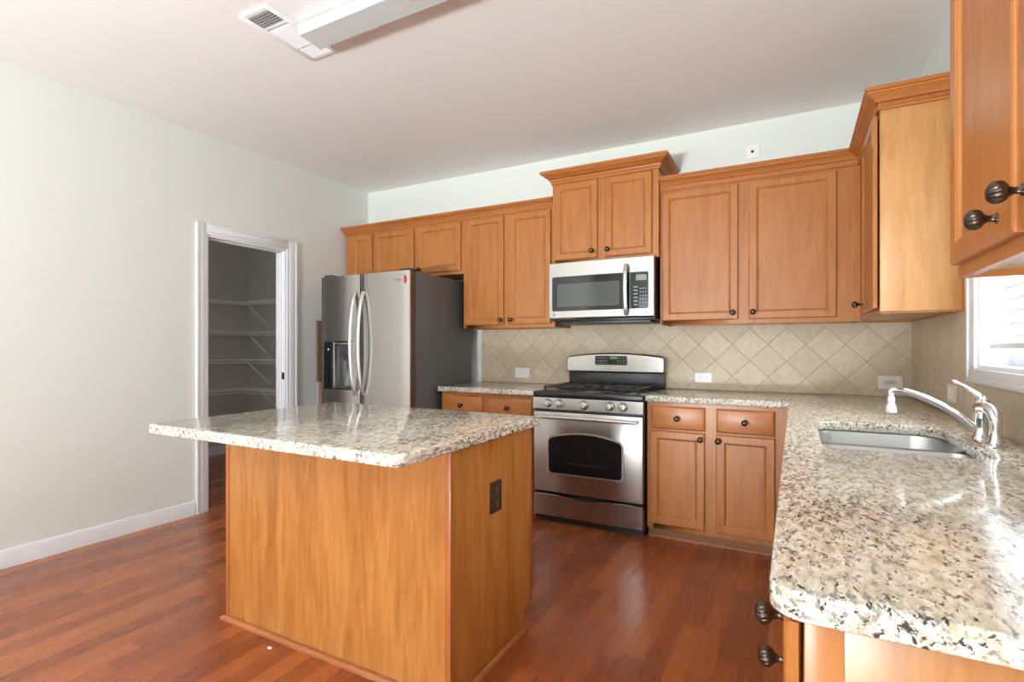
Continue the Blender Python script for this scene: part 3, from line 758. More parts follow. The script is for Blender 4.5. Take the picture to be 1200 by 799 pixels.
b = bmesh.new(); bx(b, -4.047, HX0, yb_, -0.955, 0.880, 1.266, 0.003); bx(b, HX0, HX1 + 0.006, yb_, -0.955, HZ1 - 0.004, 1.272, 0.003); bx(b, HX0, HX1 + 0.006, yb_, -0.955, 0.880, HZ0, 0.003)
bx(b, -4.052, -4.048, yb_ - 0.001, -0.955, 0.878, 1.268, 0.001)
obj('control_panel', b, 'black_glass', ds)
b = bmesh.new(); bx(b, HX0, HX0 + 0.014, yb_ - 0.003, -0.915, HZ0, HZ1, 0.003); bx(b, HX0 + 0.014, HX1, yb_ - 0.002, -0.955, HZ1 - 0.016, HZ1 - 0.004, 0.002); obj('recess_trim', b, 'steel_light', ds)
b = bmesh.new(); bx(b, HX0 + 0.0145, HX1, -0.913, -0.909, HZ0, HZ1); bx(b, HX1 - 0.004, HX1, -0.96, -0.9135, HZ0, HZ1); bx(b, HX0 + 0.0145, HX1 - 0.0045, -0.958, -0.9135, HZ0, HZ0 + 0.010)
obj('recess', b, 'mesh_window', ds)
b = bmesh.new(); bx(b, -3.885, -3.765, -0.962, -0.9135, 1.155, 1.236, 0.006); bx(b, -3.862, -3.79, -0.955, -0.925, 1.118, 1.1545, 0.008); obj('nozzle', b, 'dark_grey', ds)
b = bmesh.new(); prism(b, [(-3.868, 0.906), (-3.762, 0.906), (-3.785, 1.112), (-3.812, 1.112)], lambda u, v, d: (u, -0.9135 - d, v), 0.0, 0.020, 0.004); obj('paddle', b, 'steel_light', ds)
b = bmesh.new(); lathe(b, [(0.008, 0), (0.008, 0.002), (0.0005, 0.0022)], (-4.002, yb_ - 0.0002, 1.205), (0, -1, 0), 14); obj('indicator', b, 'white', ds)
def bow_handle(x, parent):
    bm = bmesh.new(); pts = []; N = 22
    for k in range(N + 1):
        t = k / N; z = 1.655 - 0.81 * t; pts.append((x, FYF - 0.006 - 0.062 * math.sin(PI * t) ** 0.62, z))
    tube(bm, pts, 0.0135, 12, flat=(1.15, 0.85)); return obj('handle', bm, 'steel_light', parent, 60)
bow_handle(-3.708, ld); bow_handle(-3.622, rd)
b = bmesh.new(); prism(b, [(-3.207 + 0.011 * math.cos(a), 1.732 + 0.034 * math.sin(a)) for a in (2 * PI * k / 20 for k in range(20))], lambda u, v, d: (u, FYF - 0.003 - d, v), 0, 0.002); obj('sticker', b, 'red', rd)['label'] = 'red oval sticker'
b = bmesh.new()
for k, x in enumerate((-3.305, -3.285, -3.268)): bx(b, x, x + 0.013, FYF - 0.0095, FYF - 0.006, 1.722, 1.738)
obj('logo', b, 'button', rd)

# brown panel on the left wall, mostly behind the refrigerator
bp = thing('wall_panel', 'brown panel on the left wall mostly hidden behind the refrigerator', 'panel', (XL, -0.5, 0.10))
obj('board', box(XL + 0.0008, XL + 0.022, -0.668, -0.30, 0.905, 1.466, 0.003), 'brown_board', bp)
obj('lower_board', box(XL + 0.0008, XL + 0.016, -0.655, -0.30, 0.104, 0.885, 0.003), 'pink_board', bp)['label'] = 'pale pinkish lower strip'
obj('latch', box(XL + 0.0008, XL + 0.03, -0.668, -0.62, 0.8855, 0.9045, 0.003), 'pink_board', bp)

# ------------------------------------------------------------------ range
RL, RR, RY = -2.272, -1.492, -0.700
rg = thing('gas_range', 'stainless steel gas range with black cooktop between the base cabinets', 'stove', ((RL + RR) / 2, -0.35, 0))
fR = lambda u, v, d: (u, RY - d, v)
obj('body', box(RL + 0.004, RR - 0.002, -0.665, -0.012, 0.03, 0.872, 0.003), 'black', rg)
b = bmesh.new(); bx(b, RL, RR, RY - 0.004, -0.055, 0.8735, 0.914, 0.008, 3)
ct = obj('cooktop', b, 'black', rg)
b = bmesh.new(); prism(b, [(RY + 0.002, 0.793), (RY - 0.012, 0.795), (RY - 0.006, 0.872), (RY + 0.002, 0.872)], lambda u, v, d: (d, u, v), RL + 0.002, RR - 0.002)
bx(b, RL + 0.002, RR - 0.002, RY + 0.0022, -0.6655, 0.793, 0.872)
cp = obj('control_panel', b, 'steel', rg)
for x in (-2.156, -2.068, -1.889, -1.713, -1.621):
    b = bmesh.new(); z = 0.834; y = RY - 0.0095
    lathe(b, [(0.026, 0), (0.026, 0.004), (0.023, 0.006), (0.021, 0.010), (0.020, 0.026), (0.0175, 0.030), (0.001, 0.031)], (x, y, z), (0, -1, 0.06), 28)
    bx(b, x - 0.004, x + 0.004, y - 0.038, y - 0.028, z - 0.017, z + 0.020, 0.002)
    kb = obj('knob', b, 'steel_light', cp, 40)
    b = bmesh.new(); lathe(b, [(0.030, -0.001), (0.030, 0.0025), (0.0265, 0.003)], (x, y, z), (0, -1, 0.06), 28); obj('bezel', b, 'dark_grey', kb)
    b = bmesh.new(); bx(b, x - 0.0012, x + 0.0012, y - 0.0388, y - 0.0381, z + 0.002, z + 0.018); obj('pointer', b, 'hole', kb)
# oven door with arched window
b = bmesh.new(); bx(b, RL + 0.003, RR - 0.003, RY - 0.004, -0.6655, 0.218, 0.776, 0.006, 3); od = obj('oven_door', b, 'steel', rg)
def arch(x0, x1, z0, z1, rise, r):
    P = rrect(x0, x1, z0, z1, r, 5); out = []
    top = [p for p in P if p[1] > (z0 + z1) / 2]; n = 14
    P2 = P[0:6] + [(x1 - r - (x1 - x0 - 2 * r) * k / n, z1) for k in range(1, n)] + P[6:]
    for u, v in P2:
        if v > (z0 + z1) / 2: v += rise * (1 - ((2 * u - x0 - x1) / (x1 - x0)) ** 2)
        out.append((u, v))
    return out
b = bmesh.new(); prism(b, arch(-2.160, -1.622, 0.346, 0.600, 0.042, 0.028), fR, 0.0045, 0.0075, 0.002); obj('window_trim', b, 'steel_light', od)
b = bmesh.new(); prism(b, arch(-2.150, -1.632, 0.356, 0.590, 0.042, 0.024), fR, 0.0072, 0.0095, 0.001); ow = obj('oven_window', b, 'black_glass', od)
b = bmesh.new(); bx(b, -2.02, -1.74, RY - 0.0102, RY - 0.0097, 0.428, 0.431); obj('rack_line', b, 'dark_grey', ow)
b = bmesh.new(); hz, hy = 0.742, RY - 0.052
tube(b, [(RL + 0.035 + (RR - RL - 0.07) * k / 16, hy - 0.006 * math.sin(PI * k / 16), hz + 0.004 * math.sin(PI * k / 16)) for k in range(17)], 0.0125, 14, flat=(1, 0.9))
hd = obj('handle', b, 'steel_light', od, 60)
for x in (RL + 0.040, RR - 0.040):
    b = bmesh.new(); tube(b, [(x, RY - 0.0042, hz), (x, hy + 0.006, hz)], [0.014, 0.011], 12); obj('mount', b, 'steel_light', hd)
# storage drawer with wavy top gap
b = bmesh.new(); n = 24
top = [(RL + 0.004 + (RR - RL - 0.008) * k / n, 0.203 - 0.020 * math.exp(-((k / n - 0.5) / 0.17) ** 2)) for k in range(n + 1)]
prism(b, [(RL + 0.004, 0.052), (RR - 0.004, 0.052)] + top[::-1], fR, 0.0, 0.008, 0.003); bx(b, RL + 0.004, RR - 0.004, -0.6999, -0.6655, 0.052, 0.18); obj('storage_drawer', b, 'steel', rg)
b = bmesh.new(); bx(b, RL + 0.03, RR - 0.01, -0.66, -0.60, 0.0, 0.0295); obj('foot', b, 'black_matte', rg)
# backguard
b = bmesh.new(); bx(b, RL + 0.010, RR - 0.006, -0.0548, -0.012, 0.873, 1.035, 0.003); obj('riser', b, 'black', rg)
b = bmesh.new(); fB = lambda u, v, d: (u, -0.06 - d, v)
prism(b, arch(RL, RR + 0.002, 1.026, 1.148, 0.030, 0.020), fB, -0.045, 0.030, 0.010); gd = obj('backguard', b, 'steel', rg)
b = bmesh.new(); prism(b, rrect(-2.030, -1.772, 1.084, 1.155, 0.012), fB, 0.0302, 0.0325, 0.001); dp = obj('display_panel', b, 'black_glass', gd)
b = bmesh.new()
for k, x in enumerate((-1.905, -1.892, -1.876, -1.863)): bx(b, x, x + 0.008, -0.0935, -0.0927, 1.132, 1.146)
obj('clock_digits', b, 'green', dp)['label'] = 'green clock digits'
b = bmesh.new()
for i in range(4):
    for j in range(3):
        for x in (-2.012 + i * 0.022, -1.862 + i * 0.022 + 0.012): bx(b, x, x + 0.012, -0.0931, -0.0927, 1.094 + j * 0.020, 1.099 + j * 0.020)
obj('button_marks', b, 'button', dp)
b = bmesh.new(); lathe(b, [(0.011, 0), (0.011, 0.002), (0.0095, 0.003), (0.0005, 0.003)], (-1.890, -0.0902, 1.058), (0, -1, 0), 22); em = obj('emblem', b, 'steel_light', gd)
b = bmesh.new()
for k in range(24):
    a0, a1 = 2 * PI * k / 24, 2 * PI * (k + 1) / 24
    tube(b, [(-1.890 + 0.0085 * math.cos(a0), -0.0934, 1.058 + 0.0085 * math.sin(a0)), (-1.890 + 0.0085 * math.cos(a1), -0.0934, 1.058 + 0.0085 * math.sin(a1))], 0.0008, 5)
obj('ring', b, 'dark_grey', em)
b = bmesh.new(); bx(b, -1.565, -1.525, -0.0906, -0.0902, 1.046, 1.051); obj('nameplate', b, 'button', gd)
# burners and grates
for (x, y, r0) in ((-2.085, -0.52, 0.045), (-2.085, -0.22, 0.036), (-1.882, -0.37, 0.040), (-1.680, -0.52, 0.050), (-1.680, -0.22, 0.036)):
    b = bmesh.new(); lathe(b, [(r0 * 1.25, 0), (r0 * 1.25, 0.004), (r0, 0.006), (r0, 0.014), (r0 * 0.85, 0.017), (0.001, 0.017)], (x, y, 0.9142), (0, 0, 1), 26); obj('burner', b, 'black_matte', ct)
def grate(x0, x1, y0, y1, centres):
    bm = bmesh.new(); z = 0.942; r = 0.0065
    q = rrect(x0, x1, y0, y1, 0.02, 3); q = q + [q[0]]
    tube(bm, [(p[0], p[1], z) for p in q], r, 6)
    for cx, cy in centres:
        for k in range(4):
            a = PI / 4 + k * PI / 2; ex = (x0 if math.cos(a) < 0 else x1); ey = cy + (ex - cx) * math.tan(a)
            ey = max(min(ey, y1), y0)
            tube(bm, [(cx + 0.02 * math.cos(a), cy + 0.02 * math.sin(a), z + 0.003), (ex, ey, z)], r * 0.9, 6)
        tube(bm, [(cx, max(y0, cy - 0.15), z), (cx, cy - 0.025, z + 0.003)], r * 0.9, 6); tube(bm, [(cx, cy + 0.025, z + 0.003), (cx, min(y1, cy + 0.15), z)], r * 0.9, 6)
    if len(centres) > 1: tube(bm, [(x0, (y0 + y1) / 2, z), (x1, (y0 + y1) / 2, z)], r, 6)
    for x in (x0, x1):
        for y in (y0 + 0.02, (y0 + y1) / 2, y1 - 0.02): tube(bm, [(x, y, z), (x, y, 0.9145)], [r, r * 1.2], 6)
    return bm
obj('grate', grate(-2.215, -1.985, -0.645, -0.095, [(-2.085, -0.52), (-2.085, -0.22)]), 'black_matte', ct)
obj('grate', grate(-1.975, -1.790, -0.645, -0.095, [(-1.882, -0.37)]), 'black_matte', ct)
obj('grate', grate(-1.780, -1.550, -0.645, -0.095, [(-1.680, -0.52), (-1.680, -0.22)]), 'black_matte', ct)

# ------------------------------------------------------------------ microwave
MX0, MX1, MY, MZ0, MZ1 = -2.262, -1.488, -0.455, 1.428, 1.8455
mw = thing('microwave', 'stainless steel over-the-range microwave mounted above the stove', 'microwave', ((MX0 + MX1) / 2, -0.01, MZ0 - 0.035))
obj('body', box(MX0 + 0.006, MX1, MY + 0.045, -0.010, MZ0 - 0.012, MZ1, 0.002), 'black', mw)
b = bmesh.new(); bx(b, MX0 + 0.05, MX1 - 0.03, MY + 0.06, -0.06, MZ0 - 0.032, MZ0 - 0.0125, 0.004); obj('vent_underside', b, 'black_matte', mw)
fM = lambda u, v, d: (u, MY - d, v)
MS = -1.648
def bulged(x0, x1, z0, z1, y0, yb, bul, n=18):
    bm = bmesh.new(); A = []
    for k in range(n + 1):
        x = x0 + (x1 - x0) * k / n; t = 2 * (x - MX0) / (MX1 - MX0) - 1; yf = y0 - bul * (1 - t * t)
        A.append([bm.verts.new((x, yf, z0 + 0.012)), bm.verts.new((x, yf, z1 - 0.003)), bm.verts.new((x, yf + 0.004, z1)), bm.verts.new((x, yb, z1)), bm.verts.new((x, yb, z0)), bm.verts.new((x, yf + 0.012, z0))])
    for a, c in zip(A, A[1:]):
        for j in range(6): bm.faces.new((a[j], c[j], c[(j + 1) % 6], a[(j + 1) % 6]))
    bm.faces.new(A[0]); bm.faces.new(A[-1][::-1]); return bm
md = obj('door', bulged(MX0, MS - 0.0015, MZ0, MZ1, MY + 0.006, MY + 0.0445, 0.010), 'steel', mw, 25)
mc = obj('control_column', bulged(MS + 0.0015, MX1, MZ0, MZ1, MY + 0.006, MY + 0.0445, 0.010), 'steel', mw, 25)
dM = lambda u: -(0.006 - 0.010 * (1 - (2 * (u - MX0) / (MX1 - MX0) - 1) ** 2))
fMb = lambda u, v, d: (u, MY - dM(u) - d, v)
def strip_panel(x0, x1, z0, z1, d0, d1, rl, rr_, n=16):
    """rounded panel following the door's curve"""
    P = rrect(x0, x1, z0, z1, [rr_, rl, rl, rr_], 4); out = []
    for i, p in enumerate(P):
        q = P[(i + 1) % len(P)]; out.append(p)
        if abs(q[0] - p[0]) > 0.1:
            for k in range(1, n): out.append((p[0] + (q[0] - p[0]) * k / n, p[1]))
    bm = bmesh.new(); top = [bm.verts.new(fMb(u, v, d1)) for u, v in out]; bot = [bm.verts.new(fMb(u, v, d0)) for u, v in out]; m_ = len(out)
    for k in range(m_): bm.faces.new((bot[k], bot[(k + 1) % m_], top[(k + 1) % m_], top[k]))
    # vertical strips keep the face on the curve
    xs = sorted({round(u, 5) for u, v in out})
    lo = {}; hi = {}
    for vtx, (u, v) in zip(top, out):
        key = round(u, 5)
        if key not in lo or v < lo[key][0]: lo[key] = (v, vtx)
        if key not in hi or v > hi[key][0]: hi[key] = (v, vtx)
    for a, c in zip(xs, xs[1:]):
        vv = [lo[a][1], lo[c][1], hi[c][1], hi[a][1]]; uq = []
        for q in vv:
            if q not in uq: uq.append(q)
        if len(uq) >= 3:
            try: bm.faces.new(uq)
            except ValueError: pass
    return bm
mg = obj('window', strip_panel(-2.238, MS - 0.003, 1.488, 1.742, 0.0, 0.002, 0.014, 0.001), 'black_glass', md, 20)
obj('window_screen', strip_panel(-2.196, -1.722, 1.518, 1.688, 0.0021, 0.003, 0.004, 0.004), 'mesh_window', mg, 20)['label'] = 'grey see-through screen of the door'
mp = obj('keypad', strip_panel(MS + 0.0025, -1.522, 1.488, 1.742, 0.0, 0.002, 0.001, 0.012, 2), 'black_glass', mc, 20)
b = bmesh.new(); prism(b, rrect(-1.606, -1.535, 1.682, 1.722, 0.003), fMb, 0.0021, 0.003); obj('display', b, 'lcd', mp)
b = bmesh.new()
for j in range(6):
    bx(b, -1.622, -1.596, *(lambda y: (y - 0.0008, y + 0.001))(fMb(-1.61, 0, 0.0025)[1]), 1.512 + j * 0.0245, 1.520 + j * 0.0245)
for j in range(6):
    for i in range(3):
        x = -1.580 + i * 0.018; y = fMb(x, 0, 0.0025)[1]; bx(b, x, x + 0.009, y - 0.0008, y + 0.001, 1.500 + j * 0.0245, 1.508 + j * 0.0245)
obj('buttons', b, 'button', mp)
b = bmesh.new()
for i in range(3):
    x = -1.618 + i * 0.033; y = fMb(x, 0, 0)[1]; lathe(b, [(0.006, -0.002), (0.006, 0.001), (0.0005, 0.0015)], (x, y, 1.462), (0, -1, 0), 12)
obj('indicator_lights', b, 'white', mc)
b = bmesh.new(); lathe(b, [(0.010, -0.002), (0.010, 0.001), (0.0005, 0.0015)], (-2.222, fMb(-2.222, 0, 0)[1], 1.462), (0, -1, 0), 18); obj('emblem', b, 'button', md)
b = bmesh.new(); hx = -1.672; y0 = fMb(hx, 0, 0)[1]
tube(b, [(hx, y0 - 0.010 - 0.034 * math.sin(PI * k / 18) ** 0.55, 1.795 - 0.345 * k / 18) for k in range(19)], 0.013, 12, flat=(1.2, 0.8))
mh = obj('handle', b, 'steel_light', md, 60)
b = bmesh.new(); bx(b, hx - 0.010, hx + 0.010, y0 - 0.012, y0 + 0.001, 1.783, 1.803, 0.003); bx(b, hx - 0.010, hx + 0.010, y0 - 0.012, y0 + 0.001, 1.442, 1.462, 0.003); obj('mount', b, 'dark_grey', mh)

# ------------------------------------------------------------------ island
isl = thing('kitchen_island', 'wooden kitchen island with orange plywood back, under a granite top', 'island', (-2.29, -2.25, 0))
IX0, IX1, IY0, IY1 = -2.901, -1.676, -2.565, -1.944
obj('back_panel', box(IX0 + 0.022, IX1 - 0.022, IY0, IY0 + 0.012, 0.0, 0.8745), 'ply', isl)['label'] = 'orange figured plywood back panel'
b = bmesh.new()
prism(b, [(IY0 + 0.006, 0.0), (-2.012, 0.0), (-2.012, 0.098), (IY1, 0.098), (IY1, 0.8745), (IY0 + 0.006, 0.8745)], lambda u, v, d: (d, u, v), IX1 - 0.020, IX1)
obj('side_panel', b, 'ply', isl)
b = bmesh.new()
prism(b, [(IY0 + 0.006, 0.0), (-2.012, 0.0), (-2.012, 0.098), (IY1, 0.098), (IY1, 0.8745), (IY0 + 0.006, 0.8745)], lambda u, v, d: (d, u, v), IX0, IX0 + 0.020)
obj('side_panel', b, 'ply', isl)
b = bmesh.new(); bx(b, IX1 - 0.0215, IX1 + 0.003, IY0 - 0.003, IY0 + 0.0055, 0.0, 0.8745, 0.002); obj('corner_strip', b, 'ply_dark', isl)['label'] = 'reddish wooden corner strip'
b = bmesh.new(); bx(b, IX0 - 0.003, IX0 + 0.0215, IY0 - 0.003, IY0 + 0.0055, 0.0, 0.8745, 0.002); obj('corner_strip', b, 'ply_dark', isl)
b = bmesh.new(); bx(b, IX1 + 0.0003, IX1 + 0.004, IY1 - 0.010, IY1 + 0.0005, 0.098, 0.8745, 0.001); obj('corner_strip', b, 'ply_dark', isl)
obj('toe_kick', box(IX0 + 0.021, IX1 - 0.021, -2.024, -2.012, 0.0, 0.098), 'kick', isl)
frame_part(isl, 'Y', -1.963, IX0 + 0.0205, IX1 - 0.0205, 0.098, 0.8745, [(-2.86, -2.32, 0.13, 0.84), (-2.26, -1.72, 0.13, 0.84)])
fI = lambda u, v, d: (u, -1.9435 + d, v)
for x0, x1, kx in ((-2.875, -2.305, -2.335), (-2.275, -1.705, -2.245)):
    for v0, v1, st, nm in ((0.705, 0.849, DRAWER, 'drawer'), (0.115, 0.692, DOOR, 'door')):
        b = bmesh.new(); rings_panel(b, fI, x0, x1, v0, v1, st); o = obj(nm, b, 'wood', isl, 25)
        kk = bpy.data.objects.new('knob', KNOB); C.objects.link(kk); kk.parent = o; kk.rotation_euler = (0, 0, PI)
        kk.location = Vector(fI((x0 + x1) / 2 if nm == 'drawer' else kx, 0.777 if nm == 'drawer' else 0.657, 0.019)) - Vector(LOC[isl.name]); kk['label'] = 'dark bronze ribbed knob'
QP = [(0, 0), (0.017, 0), (0.017, 0.006), (0.013, 0.014), (0.006, 0.018), (0, 0.019)]
b = bmesh.new(); sweep(b, [(IX0 - 0.0035, -2.012), (IX0 - 0.0035, IY0 - 0.0035), (IX1 + 0.0035, IY0 - 0.0035), (IX1 + 0.0035, -2.012)], QP, 1); obj('shoe_moulding', b, 'shoe', isl)
rc = 0.03; ix0, ix1, iy0, iy1 = -2.943, -1.638, -2.874, -1.909
bm = slab(rrect(ix0, ix1, iy0, iy1, [0.02, 0.012, 0.02, 0.035], 6), [], ZC0, ZC1)
solid('countertop', bm, 'granite', 'square granite countertop overhanging the wooden island', 'countertop', (-2.29, -2.39, ZC0))
po = thing('power_outlet', 'dark brown power outlet on the island side panel', 'outlet', (IX1 + 0.0006, -2.26, 0.64))
fO = lambda u, v, d: (IX1 + 0.0006 + d, u, v)
b = bmesh.new(); prism(b, rrect(-2.303, -2.220, 0.579, 0.701, 0.005, 3), fO, 0, 0.006, 0.002); obj('cover_plate', b, 'brown_plate', po)
for zc in (0.613, 0.667):
    b = bmesh.new(); prism(b, rrect(-2.279, -2.244, zc - 0.019, zc + 0.019, 0.010, 4), fO, 0.0062, 0.0085, 0.001); s_ = obj('socket', b, 'brown_plate', po)
    b = bmesh.new()
    for dy in (-0.007, 0.007): bx(b, IX1 + 0.0085, IX1 + 0.0096, -2.2615 + dy - 0.0012, -2.2615 + dy + 0.0012, zc - 0.003, zc + 0.008)
    bx(b, IX1 + 0.0085, IX1 + 0.0096, -2.264, -2.259, zc - 0.014, zc - 0.009); obj('slots', b, 'button', s_)

# ------------------------------------------------------------------ outlets, switches on the tile
def duplex(name, label, cx, cz, w_, h_, kind):
    r = thing(name, label, 'outlet' if 'outlet' in name else 'switch', (cx, -0.0095, cz))
    fo = lambda u, v, d: (u, -0.0095 - d, v)
    b = bmesh.new(); prism(b, rrect(cx - w_ / 2, cx + w_ / 2, cz - h_ / 2, cz + h_ / 2, 0.004, 3), fo, 0, 0.006, 0.002); obj('cover_plate', b, 'white', r)
    if kind == 'duplex':
        for s in (-1, 1):
            b = bmesh.new(); prism(b, rrect(cx + s * 0.022 - 0.016, cx + s * 0.022 + 0.016, cz - 0.016, cz + 0.016, 0.009, 4), fo, 0.0062, 0.008, 0.001); q = obj('socket', b, 'white', r)
            b = bmesh.new()
            for dz in (-0.006, 0.006): bx(b, cx + s * 0.022 - 0.004, cx + s * 0.022 + 0.006, -0.0182, -0.0174, cz + dz - 0.001, cz + dz + 0.001)
            obj('slots', b, 'button', q)
    elif kind == 'gfci':
        b = bmesh.new(); prism(b, rrect(cx - 0.034, cx + 0.034, cz - 0.017, cz + 0.017, 0.003, 3), fo, 0.0062, 0.008, 0.001); q = obj('socket', b, 'cream', r)
        b = bmesh.new()
        for dx in (-0.024, 0.018):
            for dz in (-0.006, 0.006): bx(b, cx + dx - 0.004, cx + dx + 0.005, -0.0182, -0.0174, cz + dz - 0.0012, cz + dz + 0.0012)
        obj('slots', b, 'hole', q)
        b = bmesh.new(); bx(b, cx - 0.006, cx - 0.001, -0.0187, -0.0174, cz - 0.010, cz + 0.010, 0.0005); bx(b, cx + 0.002, cx + 0.007, -0.0187, -0.0174, cz - 0.010, cz + 0.010, 0.0005); obj('test_buttons', b, 'button', q)
    else:
        for s in (-1, 1):
            b = bmesh.new(); prism(b, rrect(cx + s * 0.026 - 0.012, cx + s * 0.026 + 0.012, cz - 0.028, cz + 0.028, 0.002, 2), fo, 0.0062, 0.0095, 0.002); obj('rocker', b, 'white', r)
duplex('light_switch', 'white double switch plate on the tile left of the stove', -2.716, 1.001, 0.138, 0.084, 'switch')
duplex('power_outlet', 'white sideways outlet on the tile right of the stove', -1.231, 1.000, 0.120, 0.072, 'duplex')
duplex('power_outlet', 'white sideways safety outlet with test buttons near the tiled corner', -0.118, 1.001, 0.128, 0.084, 'gfci')
ls = thing('light_switch', 'white upright switch plate on the right wall behind the faucet', 'switch', (-0.0095, -0.965, 1.01))
fS = lambda u, v, d: (-0.0095 - d, u, v)
b = bmesh.new(); prism(b, rrect(-1.030, -0.900, 0.970, 1.052, 0.004, 3), fS, 0, 0.006, 0.002); obj('cover_plate', b, 'cream', ls)
for yc in (-0.940, -0.990):
    b = bmesh.new(); prism(b, rrect(yc - 0.012, yc + 0.012, 0.985, 1.037, 0.002, 2), fS, 0.0062, 0.0095, 0.002); obj('rocker', b, 'white', ls)
cxp = thing('cable_plate', 'white square cable plate with black hole high on the wall above the cabinets', 'plate', (-0.9, -0.0006, 2.59))
fP = lambda u, v, d: (u, -0.0006 - d, v)
b = bmesh.new(); prism(b, rrect(-0.948, -0.860, 2.546, 2.636, 0.006, 3), fP, 0, 0.007, 0.002); obj('cover_plate', b, 'white', cxp)
b = bmesh.new(); lathe(b, [(0.010, 0), (0.010, 0.002), (0.0005, 0.002)], (-0.906, -0.0077, 2.592), (0, -1, 0), 18); obj('hole', b, 'hole', cxp)['label'] = 'black round hole'

# ------------------------------------------------------------------ ceiling vent and strip light
cv = thing('ceiling_vent', 'white ceiling air vent with a small grey grille', 'vent', (-2.876, -2.235, H))
VX0, VX1, VY0, VY1 = -2.980, -2.774, -2.454, -2.024
fV = lambda u, v, d: (u, v, H - 0.0006 - d)
b = bmesh.new()
for x0, x1, y0, y1 in ((VX0, VX0 + 0.030, VY0, VY1), (VX1 - 0.030, VX1, VY0, VY1), (VX0 + 0.03, VX1 - 0.03, VY0, VY0 + 0.030), (VX0 + 0.03, VX1 - 0.03, VY1 - 0.030, VY1), (VX0 + 0.03, VX1 - 0.03, -2.338, -2.318), (VX0 + 0.03, VX1 - 0.03, -2.150, -2.138)):
    bx(b, x0, x1, y0, y1, H - 0.008, H - 0.0006, 0.002)
obj('frame', b, 'trim', cv)
obj('backing', box(VX0 + 0.03, VX1 - 0.03, VY0 + 0.03, -2.338, H - 0.003, H - 0.001), 'dark_grey', cv)
b = bmesh.new()
for k in range(6):
    y = VY0 + 0.036 + k * 0.0145; bx(b, VX0 + 0.031, VX1 - 0.031, y, y + 0.005, H - 0.0075, H - 0.0035)
for k in range(4):
    x = VX0 + 0.055 + k * 0.0305; bx(b, x, x + 0.004, VY0 + 0.031, -2.339, H - 0.007, H - 0.003)
obj('grille', b, 'grille', cv)
b = bmesh.new()
for k in range(11): 
    y = -2.316 + k * 0.0152; prism(b, [(y, 0.001), (y + 0.0145, 0.007), (y + 0.0145, 0.0085), (y, 0.0025)], lambda u, v, d: (d, u, H - v), VX0 + 0.031, VX1 - 0.031)
for k in range(6):
    y = -2.136 + k * 0.0135; prism(b, [(y, 0.001), (y + 0.0128, 0.006), (y + 0.0128, 0.0075), (y, 0.0025)], lambda u, v, d: (d, u, H - v), VX0 + 0.031, VX1 - 0.031)
obj('louvres', b, 'trim', cv)
LX0, LX1, LY0, LY1 = -2.768, -1.55, -2.286, -2.150
cl = thing('ceiling_light', 'long white strip light on the ceiling beside the air vent', 'light', ((LX0 + LX1) / 2, -2.22, H - 0.0095))
ZL = H - 0.0095
bm = bmesh.new(); prism(bm, [(LY0 + 0.02, ZL - 0.014), (LY1 - 0.02, ZL - 0.014), (LY1 - 0.02, H - 0.0006), (LY0 + 0.02, H - 0.0006)], lambda u, v, d: (d, u, v), LX0 + 0.216, LX1 - 0.01)
bx(bm, LX0 + 0.01, LX0 + 0.216, LY0 + 0.02, LY1 - 0.02, ZL - 0.014, ZL); obj('housing', bm, 'trim', cl)
bm = bmesh.new(); prism(bm, [(LY0, ZL - 0.0006), (LY0, ZL - 0.050), (LY0 + 0.002, ZL - 0.052), (LY1 - 0.002, ZL - 0.052), (LY1, ZL - 0.050), (LY1, ZL - 0.0006), (LY1 - 0.018, ZL - 0.0006), (LY1 - 0.018, ZL - 0.016), (LY0 + 0.018, ZL - 0.016), (LY0 + 0.018, ZL - 0.0006)],
                         lambda u, v, d: (d, u, v), LX0 + 0.004, LX1 - 0.004); obj('diffuser', bm, 'fixture', cl, 12)
for x in (LX0, LX1 - 0.0036):
    obj('end_cap', box(x, x + 0.0036, LY0 - 0.004, LY1 + 0.004, ZL - 0.054, ZL, 0.001), 'white', cl)

# ------------------------------------------------------------------ pantry wire shelves
def wire_shelf(label, z, brace):
    r = thing('wire_shelf', label, 'shelf', (XP + 0.2, -0.3, z), 'wire shelves in the pantry')
    D = 0.32; bm = bmesh.new(); x0 = XP + 0.004; x1 = XL - 0.118; ye = -0.016
    # run along the far wall
    y = -2.55
    while y < ye - 0.01:
        bx(bm, x0, x0 + D, y - 0.0012, y + 0.0012, z - 0.0012, z + 0.0012); y += 0.0254
    x = x0 + D + 0.02
    while x < x1:
        bx(bm, x - 0.0012, x + 0.0012, ye - D, ye, z - 0.0012, z + 0.0012); x += 0.0254
    obj('wires', bm, 'wire', r)
    bm = bmesh.new()
    for xx in (x0 + 0.004, x0 + D * 0.5): tube(bm, [(xx, -2.55, z - 0.004), (xx, ye, z - 0.004)], 0.003, 6)
    for dz in (0.0, -0.028): tube(bm, [(x0 + D, -2.55, z + dz - 0.001), (x0 + D, ye - D, z + dz - 0.001), (x1, ye - D, z + dz - 0.001)], 0.0055, 8)
    for yy in (ye - 0.004, ye - D * 0.5): tube(bm, [(x0 + D, yy, z - 0.004), (x1, yy, z - 0.004)], 0.003, 6)
    obj('front_rods', bm, 'wire', r)
    for xb in brace:
        bm = bmesh.new(); tube(bm, [(xb, ye - D + 0.01, z - 0.006), (xb, ye - 0.004, z - 0.285)], 0.010, 8); obj('brace', bm, 'wire', r)
    return r
wire_shelf('white wire pantry shelf, topmost of the four', 1.725, [-6.00, -5.2])
wire_shelf('white wire pantry shelf, second of the four from the top', 1.385, [-5.98, -5.2])
wire_shelf('white wire pantry shelf, third of the four from the top', 1.080, [-6.00, -5.2])
wire_shelf('white wire pantry shelf, lowest of the four', 0.745, [-5.75, -5.0])

